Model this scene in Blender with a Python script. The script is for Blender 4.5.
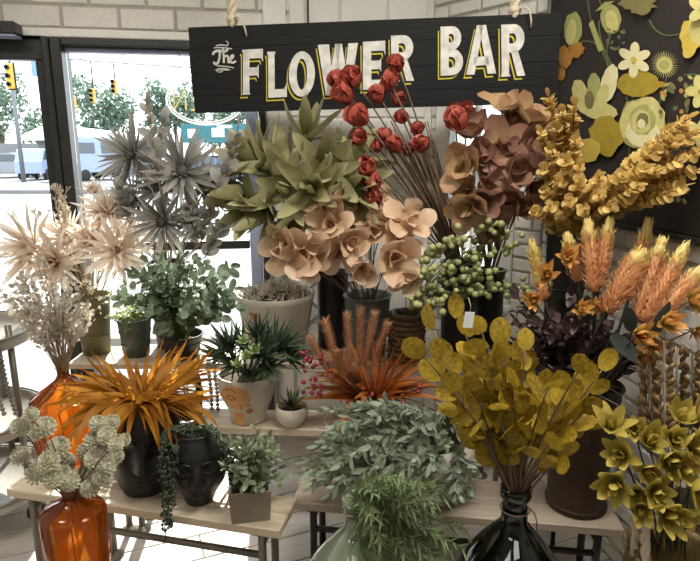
import bpy, math, random
from mathutils import Vector, Matrix
for _o in list(bpy.data.objects):
    bpy.data.objects.remove(_o)
SC = bpy.context.scene
COL = SC.collection
R = math.radians
PI = math.pi
rnd = random.Random(7)

# ------------------------------------------------------------------ camera
F, CX, CY = 570.0, 350.0, 280.5
H = 1.55
PITCH = R(12.5)
CP, SP = math.cos(PITCH), math.sin(PITCH)
cam_d = bpy.data.cameras.new('camera')
cam_d.sensor_width = 36
cam_d.lens = F * 36 / 700
cam_d.clip_start = 0.05
cam_d.clip_end = 500
cam = bpy.data.objects.new('camera', cam_d)
COL.objects.link(cam)
cam.location = (0, 0, H)
cam.rotation_euler = (R(90) - PITCH, 0, 0)
SC.camera = cam
CAM = Vector((0, 0, H))
# ------------------------------------------------------------------ world, sun, exposure
SC.view_settings.view_transform = 'Standard'
SC.view_settings.look = 'None'
SC.view_settings.gamma = 1
SC.view_settings.use_curve_mapping = False
SC.view_settings.exposure = 0.2
W = bpy.data.worlds.new('hazy_sky')
SC.world = W
W.use_nodes = True
_bg = W.node_tree.nodes['Background']
_bg.inputs['Color'].default_value = (0.90, 0.95, 1.0, 1)
_bg.inputs['Strength'].default_value = 3.4
_s = bpy.data.lights.new('sun', 'SUN')
_s.energy = 14.0
_s.angle = R(0.6)
_s.color = (1.0, 0.95, 0.86)
SUN = bpy.data.objects.new('sun', _s)
COL.objects.link(SUN)
SUN_AZ, SUN_EL = R(-7), R(40)          # azimuth left of straight ahead
_sd = Vector((math.sin(SUN_AZ) * math.cos(SUN_EL), math.cos(SUN_AZ) * math.cos(SUN_EL), math.sin(SUN_EL)))
SUN.rotation_euler = _sd.to_track_quat('Z', 'Y').to_euler()
def area(name, loc, size, power, color, target=None):
    l = bpy.data.lights.new(name, 'AREA')
    l.shape = 'RECTANGLE'; l.size, l.size_y = size
    l.energy = power; l.color = color
    o = bpy.data.objects.new(name, l); COL.objects.link(o)
    o.location = loc
    if target is not None:
        o.rotation_euler = (Vector(loc) - Vector(target)).to_track_quat('Z', 'Y').to_euler()
    return o
# ceiling panels of the shop: one row over the display, one further back
for _x, _p in ((-1.3, 22), (0.55, 54)):
    area('ceiling_lamp', (_x, 1.1, 2.86), (1.2, 0.3), _p, (1.0, 0.97, 0.91))
    area('ceiling_lamp', (_x, -1.6, 2.86), (1.2, 0.6), 12, (1.0, 0.97, 0.91))

# ------------------------------------------------------------------ image <-> place helpers
def at(px, py, d):
    u, w = (px - CX) / F, (py - CY) / F
    t = d / (CP - w * SP)
    return Vector((u * t, d, H - t * (SP + w * CP)))
def onz(px, py, z):
    u, w = (px - CX) / F, (py - CY) / F
    t = (H - z) / (SP + w * CP)
    return Vector((u * t, t * (CP - w * SP), z))
def onplane(px, py, p0, n):
    u, w = (px - CX) / F, (py - CY) / F
    r = Vector((u, CP - w * SP, -(SP + w * CP)))
    t = (p0 - CAM).dot(n) / r.dot(n)
    return CAM + r * t
def stand(px, d, z):
    t = d * CP + (H - z) * SP
    return Vector(((px - CX) / F * t, d, z))
def zpx(py, d):
    return at(CX, py, d).z
def mpp(d, py=300):
    w = (py - CY) / F
    return d / (CP - w * SP) / F
def tocam(p):
    return (CAM - p).normalized()

# ------------------------------------------------------------------ materials
def C(*c):
    if len(c) == 1 and isinstance(c[0], str):
        h = c[0]; c = [int(h[i:i + 2], 16) for i in (0, 2, 4)]
    elif len(c) == 1:
        c = c[0]
    o = []
    for v in c[:3]:
        v = v / 255.0
        o.append(v / 12.92 if v <= .04045 else ((v + .055) / 1.055) ** 2.4)
    return (*o, 1)
MATS = {}
def _new(name):
    m = bpy.data.materials.new(name); m.use_nodes = True
    nt = m.node_tree; nt.nodes.clear()
    out = nt.nodes.new('ShaderNodeOutputMaterial')
    MATS[name] = m
    return m, nt, out
def _ramp_fac(nt, scale, amount, objrand=True, coord='Object'):
    """a 0..1 value out of noise + the piece's own random number"""
    tc = nt.nodes.new('ShaderNodeTexCoord')
    nz = nt.nodes.new('ShaderNodeTexNoise'); nz.inputs['Scale'].default_value = scale
    nz.inputs['Detail'].default_value = 3
    nt.links.new(tc.outputs[coord], nz.inputs['Vector'])
    sub = nt.nodes.new('ShaderNodeMath'); sub.operation = 'MULTIPLY_ADD'
    nt.links.new(nz.outputs['Fac'], sub.inputs[0]); sub.inputs[1].default_value = amount; sub.inputs[2].default_value = .5 - amount * .5
    if not objrand:
        return sub.outputs[0], nz
    oi = nt.nodes.new('ShaderNodeObjectInfo'); ge = nt.nodes.new('ShaderNodeNewGeometry')
    ad = nt.nodes.new('ShaderNodeMath'); ad.operation = 'ADD'
    nt.links.new(oi.outputs['Random'], ad.inputs[0]); nt.links.new(ge.outputs['Random Per Island'], ad.inputs[1])
    fr = nt.nodes.new('ShaderNodeMath'); fr.operation = 'FRACT'; nt.links.new(ad.outputs[0], fr.inputs[0])
    mx = nt.nodes.new('ShaderNodeMath'); mx.operation = 'MULTIPLY_ADD'; nt.links.new(fr.outputs[0], mx.inputs[0]); mx.inputs[1].default_value = .7; mx.inputs[2].default_value = -.35
    a2 = nt.nodes.new('ShaderNodeMath'); a2.operation = 'ADD'; a2.use_clamp = True
    nt.links.new(sub.outputs[0], a2.inputs[0]); nt.links.new(mx.outputs[0], a2.inputs[1])
    return a2.outputs[0], nz
def _mix(nt, fac, a, b):
    m = nt.nodes.new('ShaderNodeMix'); m.data_type = 'RGBA'
    for s, v in ((m.inputs[0], fac), (m.inputs[6], a), (m.inputs[7], b)):
        if hasattr(v, 'is_linked'): nt.links.new(v, s)
        else: s.default_value = v
    return m.outputs[2]
def solid(name, c1, c2=None, rough=.6, scale=8, amount=.8, metal=0, bump=0, bscale=40, spec=.5, objrand=False, stretch=None, coat=0):
    """opaque surface; two tones mottled by noise, optional fine bump"""
    m, nt, out = _new(name)
    b = nt.nodes.new('ShaderNodeBsdfPrincipled')
    b.inputs['Roughness'].default_value = rough; b.inputs['Metallic'].default_value = metal
    b.inputs['Specular IOR Level'].default_value = spec
    b.inputs['Coat Weight'].default_value = coat
    fac, nz = _ramp_fac(nt, scale, amount, objrand)
    if stretch:
        mp = nt.nodes.new('ShaderNodeMapping'); mp.inputs['Scale'].default_value = stretch
        nt.links.new(nz.inputs['Vector'].links[0].from_socket, mp.inputs['Vector']); nt.links.new(mp.outputs[0], nz.inputs['Vector'])
    nt.links.new(_mix(nt, fac, c1, c2 or c1), b.inputs['Base Color'])
    if bump:
        tc = nt.nodes.new('ShaderNodeTexCoord'); n2 = nt.nodes.new('ShaderNodeTexNoise'); n2.inputs['Scale'].default_value = bscale; n2.inputs['Detail'].default_value = 4
        nt.links.new(tc.outputs['Object'], n2.inputs['Vector'])
        if stretch:
            mp2 = nt.nodes.new('ShaderNodeMapping'); mp2.inputs['Scale'].default_value = stretch
            nt.links.new(tc.outputs['Object'], mp2.inputs['Vector']); nt.links.new(mp2.outputs[0], n2.inputs['Vector'])
        bp = nt.nodes.new('ShaderNodeBump'); bp.inputs['Strength'].default_value = bump; bp.inputs['Distance'].default_value = .01
        nt.links.new(n2.outputs['Fac'], bp.inputs['Height']); nt.links.new(bp.outputs[0], b.inputs['Normal'])
    nt.links.new(b.outputs[0], out.inputs[0])
    return m
def leafy(name, c1, c2, trans=.35, rough=.55, scale=14, amount=.6, tip=None, tip_pow=2.0, base=None, spec=.35):
    """thin plant tissue: diffuse + light shining through; colour differs leaf by leaf, optional tip / base tint along attribute t"""
    m, nt, out = _new(name)
    fac, _ = _ramp_fac(nt, scale, amount)
    col = _mix(nt, fac, c1, c2)
    if tip or base:
        av = nt.nodes.new('ShaderNodeAttribute'); av.attribute_name = 't'
        if tip:
            pw = nt.nodes.new('ShaderNodeMath'); pw.operation = 'POWER'; nt.links.new(av.outputs['Fac'], pw.inputs[0]); pw.inputs[1].default_value = tip_pow
            col = _mix(nt, pw.outputs[0], col, tip)
        if base:
            sb = nt.nodes.new('ShaderNodeMath'); sb.operation = 'SUBTRACT'; sb.inputs[0].default_value = 1; nt.links.new(av.outputs['Fac'], sb.inputs[1])
            pw = nt.nodes.new('ShaderNodeMath'); pw.operation = 'POWER'; nt.links.new(sb.outputs[0], pw.inputs[0]); pw.inputs[1].default_value = 3
            col = _mix(nt, pw.outputs[0], col, base)
    b = nt.nodes.new('ShaderNodeBsdfPrincipled'); b.inputs['Roughness'].default_value = rough
    b.inputs['Specular IOR Level'].default_value = spec
    nt.links.new(col, b.inputs['Base Color'])
    tr = nt.nodes.new('ShaderNodeBsdfTranslucent'); nt.links.new(col, tr.inputs['Color'])
    mx = nt.nodes.new('ShaderNodeMixShader'); mx.inputs[0].default_value = trans
    nt.links.new(b.outputs[0], mx.inputs[1]); nt.links.new(tr.outputs[0], mx.inputs[2])
    nt.links.new(mx.outputs[0], out.inputs[0])
    return m
def glassy(name, tint, gloss=.9, diffuse=None, dmix=0.0, ior=1.45, rough=.03):
    """thin glass wall: tinted see-through + mirror sheen by angle (+ a little body colour)"""
    m, nt, out = _new(name)
    t = nt.nodes.new('ShaderNodeBsdfTransparent'); t.inputs[0].default_value = tint
    g = nt.nodes.new('ShaderNodeBsdfGlossy'); g.inputs['Roughness'].default_value = rough; g.inputs['Color'].default_value = (gloss, gloss, gloss, 1)
    fr = nt.nodes.new('ShaderNodeFresnel'); fr.inputs['IOR'].default_value = ior
    sh = t.outputs[0]
    if dmix:
        d = nt.nodes.new('ShaderNodeBsdfTranslucent'); d.inputs['Color'].default_value = diffuse
        m1 = nt.nodes.new('ShaderNodeMixShader'); m1.inputs[0].default_value = dmix
        nt.links.new(sh, m1.inputs[1]); nt.links.new(d.outputs[0], m1.inputs[2]); sh = m1.outputs[0]
    mx = nt.nodes.new('ShaderNodeMixShader')
    nt.links.new(fr.outputs[0], mx.inputs[0]); nt.links.new(sh, mx.inputs[1]); nt.links.new(g.outputs[0], mx.inputs[2])
    nt.links.new(mx.outputs[0], out.inputs[0])
    return m
def glow(name, col, strength):
    m, nt, out = _new(name)
    e = nt.nodes.new('ShaderNodeEmission'); e.inputs[0].default_value = col; e.inputs[1].default_value = strength
    nt.links.new(e.outputs[0], out.inputs[0]); return m

# ------------------------------------------------------------------ mesh helpers
def frame(pos, ydir, up=Vector((0, 0, 1)), s=1.0, roll=0.0):
    """matrix whose +Y runs along ydir and whose +Z leans to `up`"""
    y = Vector(ydir).normalized()
    up = Vector(up)
    x = y.cross(up)
    if x.length < 1e-4:
        x = y.cross(Vector((1, .3, .2)))
    x.normalize(); z = x.cross(y)
    if roll:
        c, sn = math.cos(roll), math.sin(roll)
        x, z = x * c + z * sn, z * c - x * sn
    if not hasattr(s, '__len__'): s = (s, s, s)
    x, y, z = x * s[0], y * s[1], z * s[2]
    return Matrix(((x.x, y.x, z.x, pos[0]), (x.y, y.y, z.y, pos[1]), (x.z, y.z, z.z, pos[2]), (0, 0, 0, 1)))
PROF = {
    'lance': lambda s: math.sin(PI * s ** .75) ** .9,
    'oval': lambda s: 2 * math.sqrt(max(s * (1 - s), 0)),
    'point': lambda s: (2 * math.sqrt(max(s * (1 - s), 0))) * (1 - s * .45) * 1.15,
    'petal': lambda s: (.22 + .95 * s ** .8) * math.sqrt(max(1 - s ** 4, 0)),
    'strap': lambda s: min(1, .55 + s * 3) * (1 - s ** 2.2),
    'spike': lambda s: (1 - s) ** .8,
}
def leaf_geo(L=1, Wd=.4, n=5, prof='oval', fold=.15, bend=0.0, twist=0.0, wave=0.0):
    f = PROF[prof]
    V, Fc, T = [], [], []
    y = z = 0.0; ang = 0.0; s_prev = 0.0
    for i in range(n + 1):
        s = i / n
        if prof == 'petal': s = math.sin(s * PI / 2)          # rows crowd towards the rounded end
        elif prof in ('oval', 'point') and n > 3: s = .5 * s + .25 * (1 - math.cos(PI * s))
        w = Wd * .5 * f(min(s, .999)) if 0 < i < n else Wd * .5 * f(.04 if i == 0 else .999)
        if i:
            ang = bend * (s + s_prev) / 2
            y += L * (s - s_prev) * math.cos(ang); z += L * (s - s_prev) * math.sin(ang)
        s_prev = s
        tw = twist * s
        dx, dz = math.cos(tw), math.sin(tw)
        nx, nz = -math.sin(ang), math.cos(ang)
        wv = wave * math.sin(s * 9) * w
        for k in (-1, 0, 1):
            h = fold * w * abs(k) + (wv * k if k else 0)
            V.append((k * w * dx, y + nx * (h + k * w * dz), z + nz * (h + k * w * dz)))
            T.append(s)
        if i:
            a = (i - 1) * 3; b = i * 3
            Fc += [(a, a + 1, b + 1, b), (a + 1, a + 2, b + 2, b + 1)]
    return V, Fc, T
class MB:
    def __init__(s): s.v, s.f, s.t, s.mi = [], [], [], []; s.cur = 0
    def add(s, V, Fc, M=None, T=None):
        o = len(s.v)
        if M is not None: V = [M @ Vector(p) for p in V]
        s.v += [tuple(p) for p in V]
        s.f += [tuple(i + o for i in q) for q in Fc]
        s.mi += [s.cur] * len(Fc)
        s.t += list(T) if T else [0.0] * len(V)
        return s
    def leaf(s, M, **k):
        V, Fc, T = leaf_geo(**k); return s.add(V, Fc, M, T)
    def box(s, c, sz, M=None):
        x, y, z = [q / 2 for q in sz]
        V = [(c[0] + a * x, c[1] + b * y, c[2] + d * z) for a in (-1, 1) for b in (-1, 1) for d in (-1, 1)]
        return s.add(V, [(0, 1, 3, 2), (4, 6, 7, 5), (0, 4, 5, 1), (2, 3, 7, 6), (0, 2, 6, 4), (1, 5, 7, 3)], M)
    def bbox(s, c, sz, b=.003, M=None):
        """box with chamfered edges"""
        x, y, z = [q / 2 for q in sz]; b = min(b, x * .9, y * .9, z * .9)
        V, idx = [], {}
        for sx in (-1, 1):
            for sy in (-1, 1):
                for sz_ in (-1, 1):
                    for ax in range(3):
                        p = [sx * (x - b), sy * (y - b), sz_ * (z - b)]
                        p[ax] += b * (sx, sy, sz_)[ax]
                        idx[(sx, sy, sz_, ax)] = len(V); V.append((c[0] + p[0], c[1] + p[1], c[2] + p[2]))
        Fc = []
        S = (-1, 1)
        for a in S:
            Fc.append(tuple(idx[(a, j, k, 0)] for j, k in ((-1, -1), (1, -1), (1, 1), (-1, 1))))
            Fc.append(tuple(idx[(j, a, k, 1)] for j, k in ((-1, -1), (1, -1), (1, 1), (-1, 1))))
            Fc.append(tuple(idx[(j, k, a, 2)] for j, k in ((-1, -1), (1, -1), (1, 1), (-1, 1))))
        for a in S:
            for b2 in S:
                Fc.append((idx[(a, b2, -1, 0)], idx[(a, b2, 1, 0)], idx[(a, b2, 1, 1)], idx[(a, b2, -1, 1)]))
                Fc.append((idx[(a, -1, b2, 0)], idx[(a, 1, b2, 0)], idx[(a, 1, b2, 2)], idx[(a, -1, b2, 2)]))
                Fc.append((idx[(-1, a, b2, 1)], idx[(1, a, b2, 1)], idx[(1, a, b2, 2)], idx[(-1, a, b2, 2)]))
                for c2 in S:
                    Fc.append((idx[(a, b2, c2, 0)], idx[(a, b2, c2, 1)], idx[(a, b2, c2, 2)]))
        return s.add(V, Fc, M)
    def tube(s, pts, r, n=6, cap=True, closed=False):
        pts = [Vector(p) for p in pts]; m = len(pts)
        rr = r if hasattr(r, '__len__') else [r] * m
        V, Fc, T = [], [], []
        u = None
        for i, p in enumerate(pts):
            if closed: d = pts[(i + 1) % m] - pts[i - 1]
            else: d = pts[min(i + 1, m - 1)] - pts[max(i - 1, 0)]
            if d.length < 1e-9: d = Vector((0, 0, 1))
            d.normalize()
            if u is None:
                u = d.cross(Vector((0, 0, 1)))
                if u.length < 1e-3: u = d.cross(Vector((1, 0, 0)))
            u = (u - d * u.dot(d)); u.normalize(); w = d.cross(u)
            for k in range(n):
                a = 2 * PI * k / n
                V.append(p + (u * math.cos(a) + w * math.sin(a)) * rr[i]); T.append(i / max(m - 1, 1))
        for i in range(m if closed else m - 1):
            a, b = i * n, ((i + 1) % m) * n
            for k in range(n):
                Fc.append((a + k, a + (k + 1) % n, b + (k + 1) % n, b + k))
        if cap and not closed:
            Fc.append(tuple(range(n - 1, -1, -1))); Fc.append(tuple((m - 1) * n + k for k in range(n)))
        return s.add(V, Fc, None, T)
    def lathe(s, prof, n=32, c=(0, 0, 0), sx=1, sy=1, M=None, fn=None):
        V, Fc = [], []
        for r, z in prof:
            for k in range(n):
                a = 2 * PI * k / n
                q = r if fn is None else fn(r, z, a)
                V.append((c[0] + q * math.cos(a) * sx, c[1] + q * math.sin(a) * sy, c[2] + z))
        for i in range(len(prof) - 1):
            for k in range(n):
                Fc.append((i * n + k, i * n + (k + 1) % n, (i + 1) * n + (k + 1) % n, (i + 1) * n + k))
        if prof[0][0] > 1e-6: Fc.append(tuple(range(n - 1, -1, -1)))
        if prof[-1][0] > 1e-6: Fc.append(tuple((len(prof) - 1) * n + k for k in range(n)))
        return s.add(V, Fc, M)
    def ball(s, c, r, n=8, m=6, sc=(1, 1, 1), M=None):
        V = [(c[0], c[1], c[2] - r * sc[2])]; Fc = []
        for i in range(1, m):
            ph = -PI / 2 + PI * i / m
            for k in range(n):
                a = 2 * PI * k / n
                V.append((c[0] + r * sc[0] * math.cos(ph) * math.cos(a), c[1] + r * sc[1] * math.cos(ph) * math.sin(a), c[2] + r * sc[2] * math.sin(ph)))
        V.append((c[0], c[1], c[2] + r * sc[2])); e = len(V) - 1
        for k in range(n):
            Fc.append((0, 1 + (k + 1) % n, 1 + k))
            for i in range(m - 2):
                a, b = 1 + i * n, 1 + (i + 1) * n
                Fc.append((a + k, a + (k + 1) % n, b + (k + 1) % n, b + k))
            Fc.append((e, e - n + k, e - n + (k + 1) % n))
        return s.add(V, Fc, M)
    def prism(s, poly, y0, y1, M=None):
        """polygon in XZ pushed from y0 to y1"""
        n = len(poly)
        V = [(p[0], y0, p[1]) for p in poly] + [(p[0], y1, p[1]) for p in poly]
        Fc = [tuple(range(n)), tuple(range(2 * n - 1, n - 1, -1))]
        for k in range(n):
            Fc.append((k, n + k, n + (k + 1) % n, (k + 1) % n))
        return s.add(V, Fc, M)
    def mesh(s, name, mat, smooth=True):
        me = bpy.data.meshes.new(name)
        me.from_pydata(s.v, [], s.f)
        for m in (mat if isinstance(mat, (list, tuple)) else [mat]): me.materials.append(m)
        if any(s.mi): me.polygons.foreach_set('material_index', s.mi)
        if smooth: me.polygons.foreach_set('use_smooth', [True] * len(me.polygons))
        if any(s.t):
            a = me.attributes.new('t', 'FLOAT', 'POINT'); a.data.foreach_set('value', s.t)
        me.update()
        return me
def lm(name, mat, **k):
    return MB().leaf(None, **k).mesh(name, mat)

# ------------------------------------------------------------------ objects
WM = {}
def obj(name, me, parent=None, M=None):
    o = bpy.data.objects.new(name, me)
    COL.objects.link(o)
    M = Matrix.Identity(4) if M is None else M
    if parent is not None:
        o.parent = parent
        o.matrix_basis = WM[parent.name].inverted() @ M
    else:
        o.matrix_basis = M
    WM[o.name] = M
    return o
LABELS = {}
def tag(o, label, cat, group=None):
    o['label'] = label; o['category'] = cat
    if group: o['group'] = group
    return o
def thing(name, label, cat, loc=(0, 0, 0), group=None):
    return tag(obj(name, None, None, Matrix.Translation(Vector(loc))), label, cat, group)
def struct(o):
    o['kind'] = 'structure'; return o
def stuff(o):
    o['kind'] = 'stuff'; return o
def bez(a, b, c, n=8):
    return [a * ((1 - t) ** 2) + b * (2 * t * (1 - t)) + c * t * t for t in [i / n for i in range(n + 1)]]
def stem(root, a, c, mat, r=.003, lift=.6, n=7, name='stem', r1=None):
    a, c = Vector(a), Vector(c)
    mid = a + (c - a) * .5 + Vector((0, 0, 1)) * (c - a).length * .12 * lift - Vector(((c - a).x, (c - a).y, 0)) * .18 * lift
    pts = bez(a, mid, c, n)
    rr = [r + ((r1 if r1 else r * .7) - r) * i / n for i in range(n + 1)]
    obj(name, MB().tube(pts, rr, 5).mesh(name, mat), root)
    return pts
def perp(v):
    x = v.cross(Vector((0, 0, 1)))
    if x.length < 1e-3: x = v.cross(Vector((1, 0, 0)))
    x.normalize(); return x, v.cross(x).normalized()
def flower(root, c, axis, rings, centre, name='flower', pname='petal', cs=1.0, rg=rnd):
    """centre piece as a part, petals as its sub-parts. rings: (count, tilt deg, meshes, scale, foot radius)"""
    axis = Vector(axis).normalized(); c = Vector(c)
    part = obj(name, centre, root, frame(c, axis, Vector((.1, .2, 1)), cs))
    u, w = perp(axis)
    for n, tilt, meshes, sc, r0 in rings:
        ph = rg.uniform(0, 6.28)
        for k in range(n):
            a = ph + 2 * PI * k / n + rg.uniform(-.2, .2)
            rad = u * math.cos(a) + w * math.sin(a)
            t = R(tilt + rg.uniform(-9, 9))
            d = axis * math.cos(t) + rad * math.sin(t)
            nrm = axis * math.sin(t) - rad * math.cos(t)
            me = meshes[rg.randrange(len(meshes))] if isinstance(meshes, (list, tuple)) else meshes
            obj(pname, me, part, frame(c + rad * r0, d, nrm, sc * rg.uniform(.85, 1.12)))
    return part

# ================================================================== the setting
M_mortar = solid('mortar', C('a8a298'), C('b8b2a8'), rough=.9, scale=20)
M_brick = solid('white_painted_brick', C('d0ccc3'), C('e2ded5'), rough=.75, scale=9, amount=1.2, bump=.5, bscale=45, objrand=True)
M_white = solid('white_paint', C('dedbd3'), C('e8e5de'), rough=.55, scale=5, bump=.1, bscale=30)
M_ceil = solid('ceiling_paint', C('d8d4ca'), rough=.9)
M_dkframe = solid('dark_bronze_metal', C('1f1e1d'), C('2b2a28'), rough=.4, scale=6, spec=.5)
M_bluesheen = solid('blue_frame_sheen', C('8d97b3'), C('9ea7bf'), rough=.4)  # bluish reflection on the window frame, put into the base colour
M_pane = glassy('window_glass', (.97, .985, .98, 1), gloss=.7, ior=1.35)
M_floorjoint = solid('floor_joint', C('4a443e'), rough=.9)
M_plank = solid('grey_wood_plank', C('a59e96'), C('c6bfb5'), rough=.55, scale=5, amount=1.3, bump=.25, bscale=18, objrand=True, stretch=(.6, 6, 6))
TH9 = math.atan(.158)
B0 = Vector((.438, 3.2, 0)); C2 = Vector((.909, 2.66, 0))
AW = Vector((math.cos(TH9), math.sin(TH9), 0)); NW = Vector((-math.sin(TH9), math.cos(TH9), 0))
def wallframe(o, a):
    a = a.normalized(); n = Vector((-a.y, a.x, 0))
    return Matrix(((a.x, n.x, 0, o.x), (a.y, n.y, 0, o.y), (0, 0, 1, 0), (0, 0, 0, 1)))
MW = wallframe(B0, AW); MWi = MW.inverted()
AC = (C2 - B0).normalized(); MC = wallframe(B0, AC); MCi = MC.inverted(); LC = (C2 - B0).length
AS = Vector((.165, -.986, 0)).normalized(); MS = wallframe(C2, AS); MSi = MS.inverted()
def pw(px, py, M=None, Mi=None):
    M = MW if M is None else M
    p = onplane(px, py, M.translation, M.to_3x3() @ Vector((0, 1, 0)))
    return M.inverted() @ p
def brick_mesh(w, h, d=.012, b=.004):
    V = [(-w / 2, 0, -h / 2), (w / 2, 0, -h / 2), (w / 2, 0, h / 2), (-w / 2, 0, h / 2)]
    x, z = w / 2 - .002, h / 2 - .002
    V += [(-x, -d + b, -z), (x, -d + b, -z), (x, -d + b, z), (-x, -d + b, z)]
    x, z = x - b, z - b
    V += [(-x, -d, -z), (x, -d, -z), (x, -d, z), (-x, -d, z)]
    Fc = [(8, 9, 10, 11)]
    for o in (0, 4):
        for k in range(4):
            Fc.append((o + k, o + (k + 1) % 4, o + 4 + (k + 1) % 4, o + 4 + k))
    return MB().add(V, Fc).mesh('brick', M_brick, smooth=False)
BM = {}
def bricks(parent, M, x0, x1, z0, z1, bw, bh, off=0):
    """running bond; cut bricks at the ends"""
    j = .012
    rows = int(round((z1 - z0) / bh)); bh2 = (z1 - z0) / rows
    for r_ in range(rows):
        x = x0 - (bw * .5 if (r_ + off) % 2 else 0)
        while x < x1 - .015:
            a, b = max(x, x0), min(x + bw, x1)
            if b - a > .04:
                w = round(b - a - j, 3); key = (w, round(bh2, 4))
                if key not in BM: BM[key] = brick_mesh(w, bh2 - j)
                obj('brick', BM[key], parent, M @ Matrix.Translation(((a + b) / 2, rnd.uniform(-.0025, .0025), z0 + (r_ + .5) * bh2)) @ Matrix.Rotation(rnd.uniform(-.006, .006), 4, 'Y'))
            x += bw
# key places on the window wall
z_lin0 = pw(100, 40).z; z_lin1 = pw(100, 31).z
z_gtop = pw(120, 48).z
x_m0, x_m1 = pw(45, 110).x, pw(70, 110).x           # post between door and window
x_wr0, x_wr1 = pw(253, 160).x, pw(267, 160).x        # right jamb
x_pil = pw(290, 160).x
Z_CEIL = 2.9
XL = -3.4                                           # far left end of the window wall (local x)
# backing of the window wall: header + panelled part + piece left of the door
x_door0 = x_m0 - .98
mb = MB()
mb.box(((XL + x_pil) / 2, .08, (z_lin0 + Z_CEIL) / 2), (x_pil - XL, .16, Z_CEIL - z_lin0))
mb.box(((XL + x_door0 - .07) / 2, .08, z_lin0 / 2), (x_door0 - .07 - XL, .16, z_lin0))
wall_back = struct(obj('wall_back', mb.mesh('wall_back', M_mortar, False), None, MW))
x_b1 = pw(291, 8).x
bricks(wall_back, MW, pw(-60, 10).x, x_b1, z_lin1 + .005, z_lin1 + .005 + 4 * .105, .262, .105)
mb = MB()
mb.box(((x_wr1 + .2) / 2, .06, Z_CEIL / 2), (.2 - x_wr1, .12, Z_CEIL))
wall_panel = struct(obj('wall_panel', mb.mesh('wall_panel', M_white, False), None, MW))
# raised boards and battens of the white panelling
def board(parent, M, x0, x1, z0, z1, d=.018, mat=None, name='panel', y=0):
    return obj(name, MB().bbox(((x0 + x1) / 2, y - d / 2, (z0 + z1) / 2), (x1 - x0, d, z1 - z0), .004).mesh(name, mat or M_white, False), parent, M)
xs = [x_wr1, pw(291, 160).x, pw(340, 160).x, pw(385, 160).x, pw(424, 160).x]
zr = pw(320, 118).z
board(wall_panel, MW, xs[0], xs[1] - .012, .0, Z_CEIL, .035)
for i in range(1, 4):
    for z0, z1 in ((.10, .62), (.64, zr - .31), (zr - .30, zr - .008), (zr + .008, Z_CEIL)):
        board(wall_panel, MW, xs[i] + .006, xs[i + 1] - .006, z0, z1, .014)
struct(obj('trim_1', MB().bbox(((XL + x_wr1) / 2, -.012, (z_lin0 + z_lin1) / 2), (x_wr1 - XL, .055, z_lin1 - z_lin0), .006).mesh('trim', M_white, False), None, MW))
# black hanging cable in front of the panelling
cable = tag(obj('cable', MB().tube([MW @ Vector((pw(307, 5).x, -.05, z)) for z in (2.85, 2.5, 2.2, 1.9)], .006, 6).mesh('cable', M_dkframe)), 'thin black cable hanging down the white panelling behind the black sign', 'cable')
# --- window_1: big fixed window with dark frame
zg0 = .14
window_1 = struct(obj('window_1', None, None, MW))
def bar(parent, x0, x1, z0, z1, y0=-.05, y1=.09, mat=M_dkframe, name='window_frame', M=MW):
    return obj(name, MB().bbox(((x0 + x1) / 2, (y0 + y1) / 2, (z0 + z1) / 2), (x1 - x0, y1 - y0, z1 - z0), .005).mesh(name, mat, False), parent, M)
zm0, zm1 = pw(240, 248).z, pw(240, 240).z
bar(window_1, x_m1 - .05, x_m1, 0, z_lin0)
bar(window_1, x_wr0 + .035, x_wr1, 0, z_lin0)
bar(window_1, x_wr0 - .03, x_wr0 + .034, zg0, z_gtop, .0, .06, M_bluesheen, 'frame_edge')
bar(window_1, x_m1 + .001, x_wr0 + .034, z_gtop, z_lin0)
bar(window_1, x_m1 + .001, x_wr0 + .034, z_gtop - .022, z_gtop - .001, .0, .06, M_bluesheen, 'frame_edge')
bar(window_1, x_m1 + .001, x_wr0 - .032, zm0, zm1, -.03, .06)
bar(window_1, x_m1 + .001, x_wr0 + .034, 0, zg0)
for z0, z1 in ((zg0, zm0), (zm1, z_gtop - .022)):
    obj('pane', MB().box(((x_m1 + x_wr0 - .03) / 2, .03, (z0 + z1) / 2), (x_wr0 - .03 - x_m1, .006, z1 - z0 - .002)).mesh('pane', M_pane, False), window_1, MW)
# --- door_1: glass door left of it
door_1 = struct(obj('door_1', None, None, MW))
zd = pw(20, 60).z; x_dg = pw(42, 110).x
bar(door_1, x_dg, x_m0 + .03, .02, zd, -.02, .04, name='door_stile')
bar(door_1, x_m0 + .031, x_m1 - .051, 0, z_lin0, -.06, .09, name='door_frame')
bar(door_1, x_door0, x_door0 + .1, .02, zd, -.02, .04, name='door_stile')
bar(door_1, x_door0, x_m0 + .03, zd, zd + .1, -.02, .04, name='door_rail')
bar(door_1, x_door0, x_m0 + .03, zd + .102, z_lin0, -.05, .09, name='door_frame')
bar(door_1, x_door0 - .07, x_door0 - .001, 0, z_lin0, -.05, .09, name='door_frame')
bar(door_1, x_door0 + .101, x_dg - .001, .02, .26, -.02, .04, name='door_rail')
obj('pane', MB().box(((x_door0 + .1 + x_dg) / 2, .01, (.26 + zd) / 2), (x_dg - x_door0 - .1, .006, zd - .26)).mesh('pane', M_pane, False), door_1, MW)
# door closer box above the door
xa, xb = pw(-35, 34).x, pw(27, 34).x; za, zb = pw(10, 39).z, pw(10, 27).z
dc = thing('door_closer', 'black boxy door closer fixed above the glass door', 'door closer', MW @ Vector(((xa + xb) / 2, -.09, za)))
obj('body', MB().bbox(((xa + xb) / 2, -.095, (za + zb) / 2), (xb - xa, .09, zb - za), .006).mesh('body', M_dkframe, False), dc, MW)
obj('cover_plate', MB().bbox(((xa + xb) / 2, -.095, za - .006), (xb - xa - .01, .085, .008), .002).mesh('cover_plate', M_bluesheen, False), dc, MW)
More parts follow.
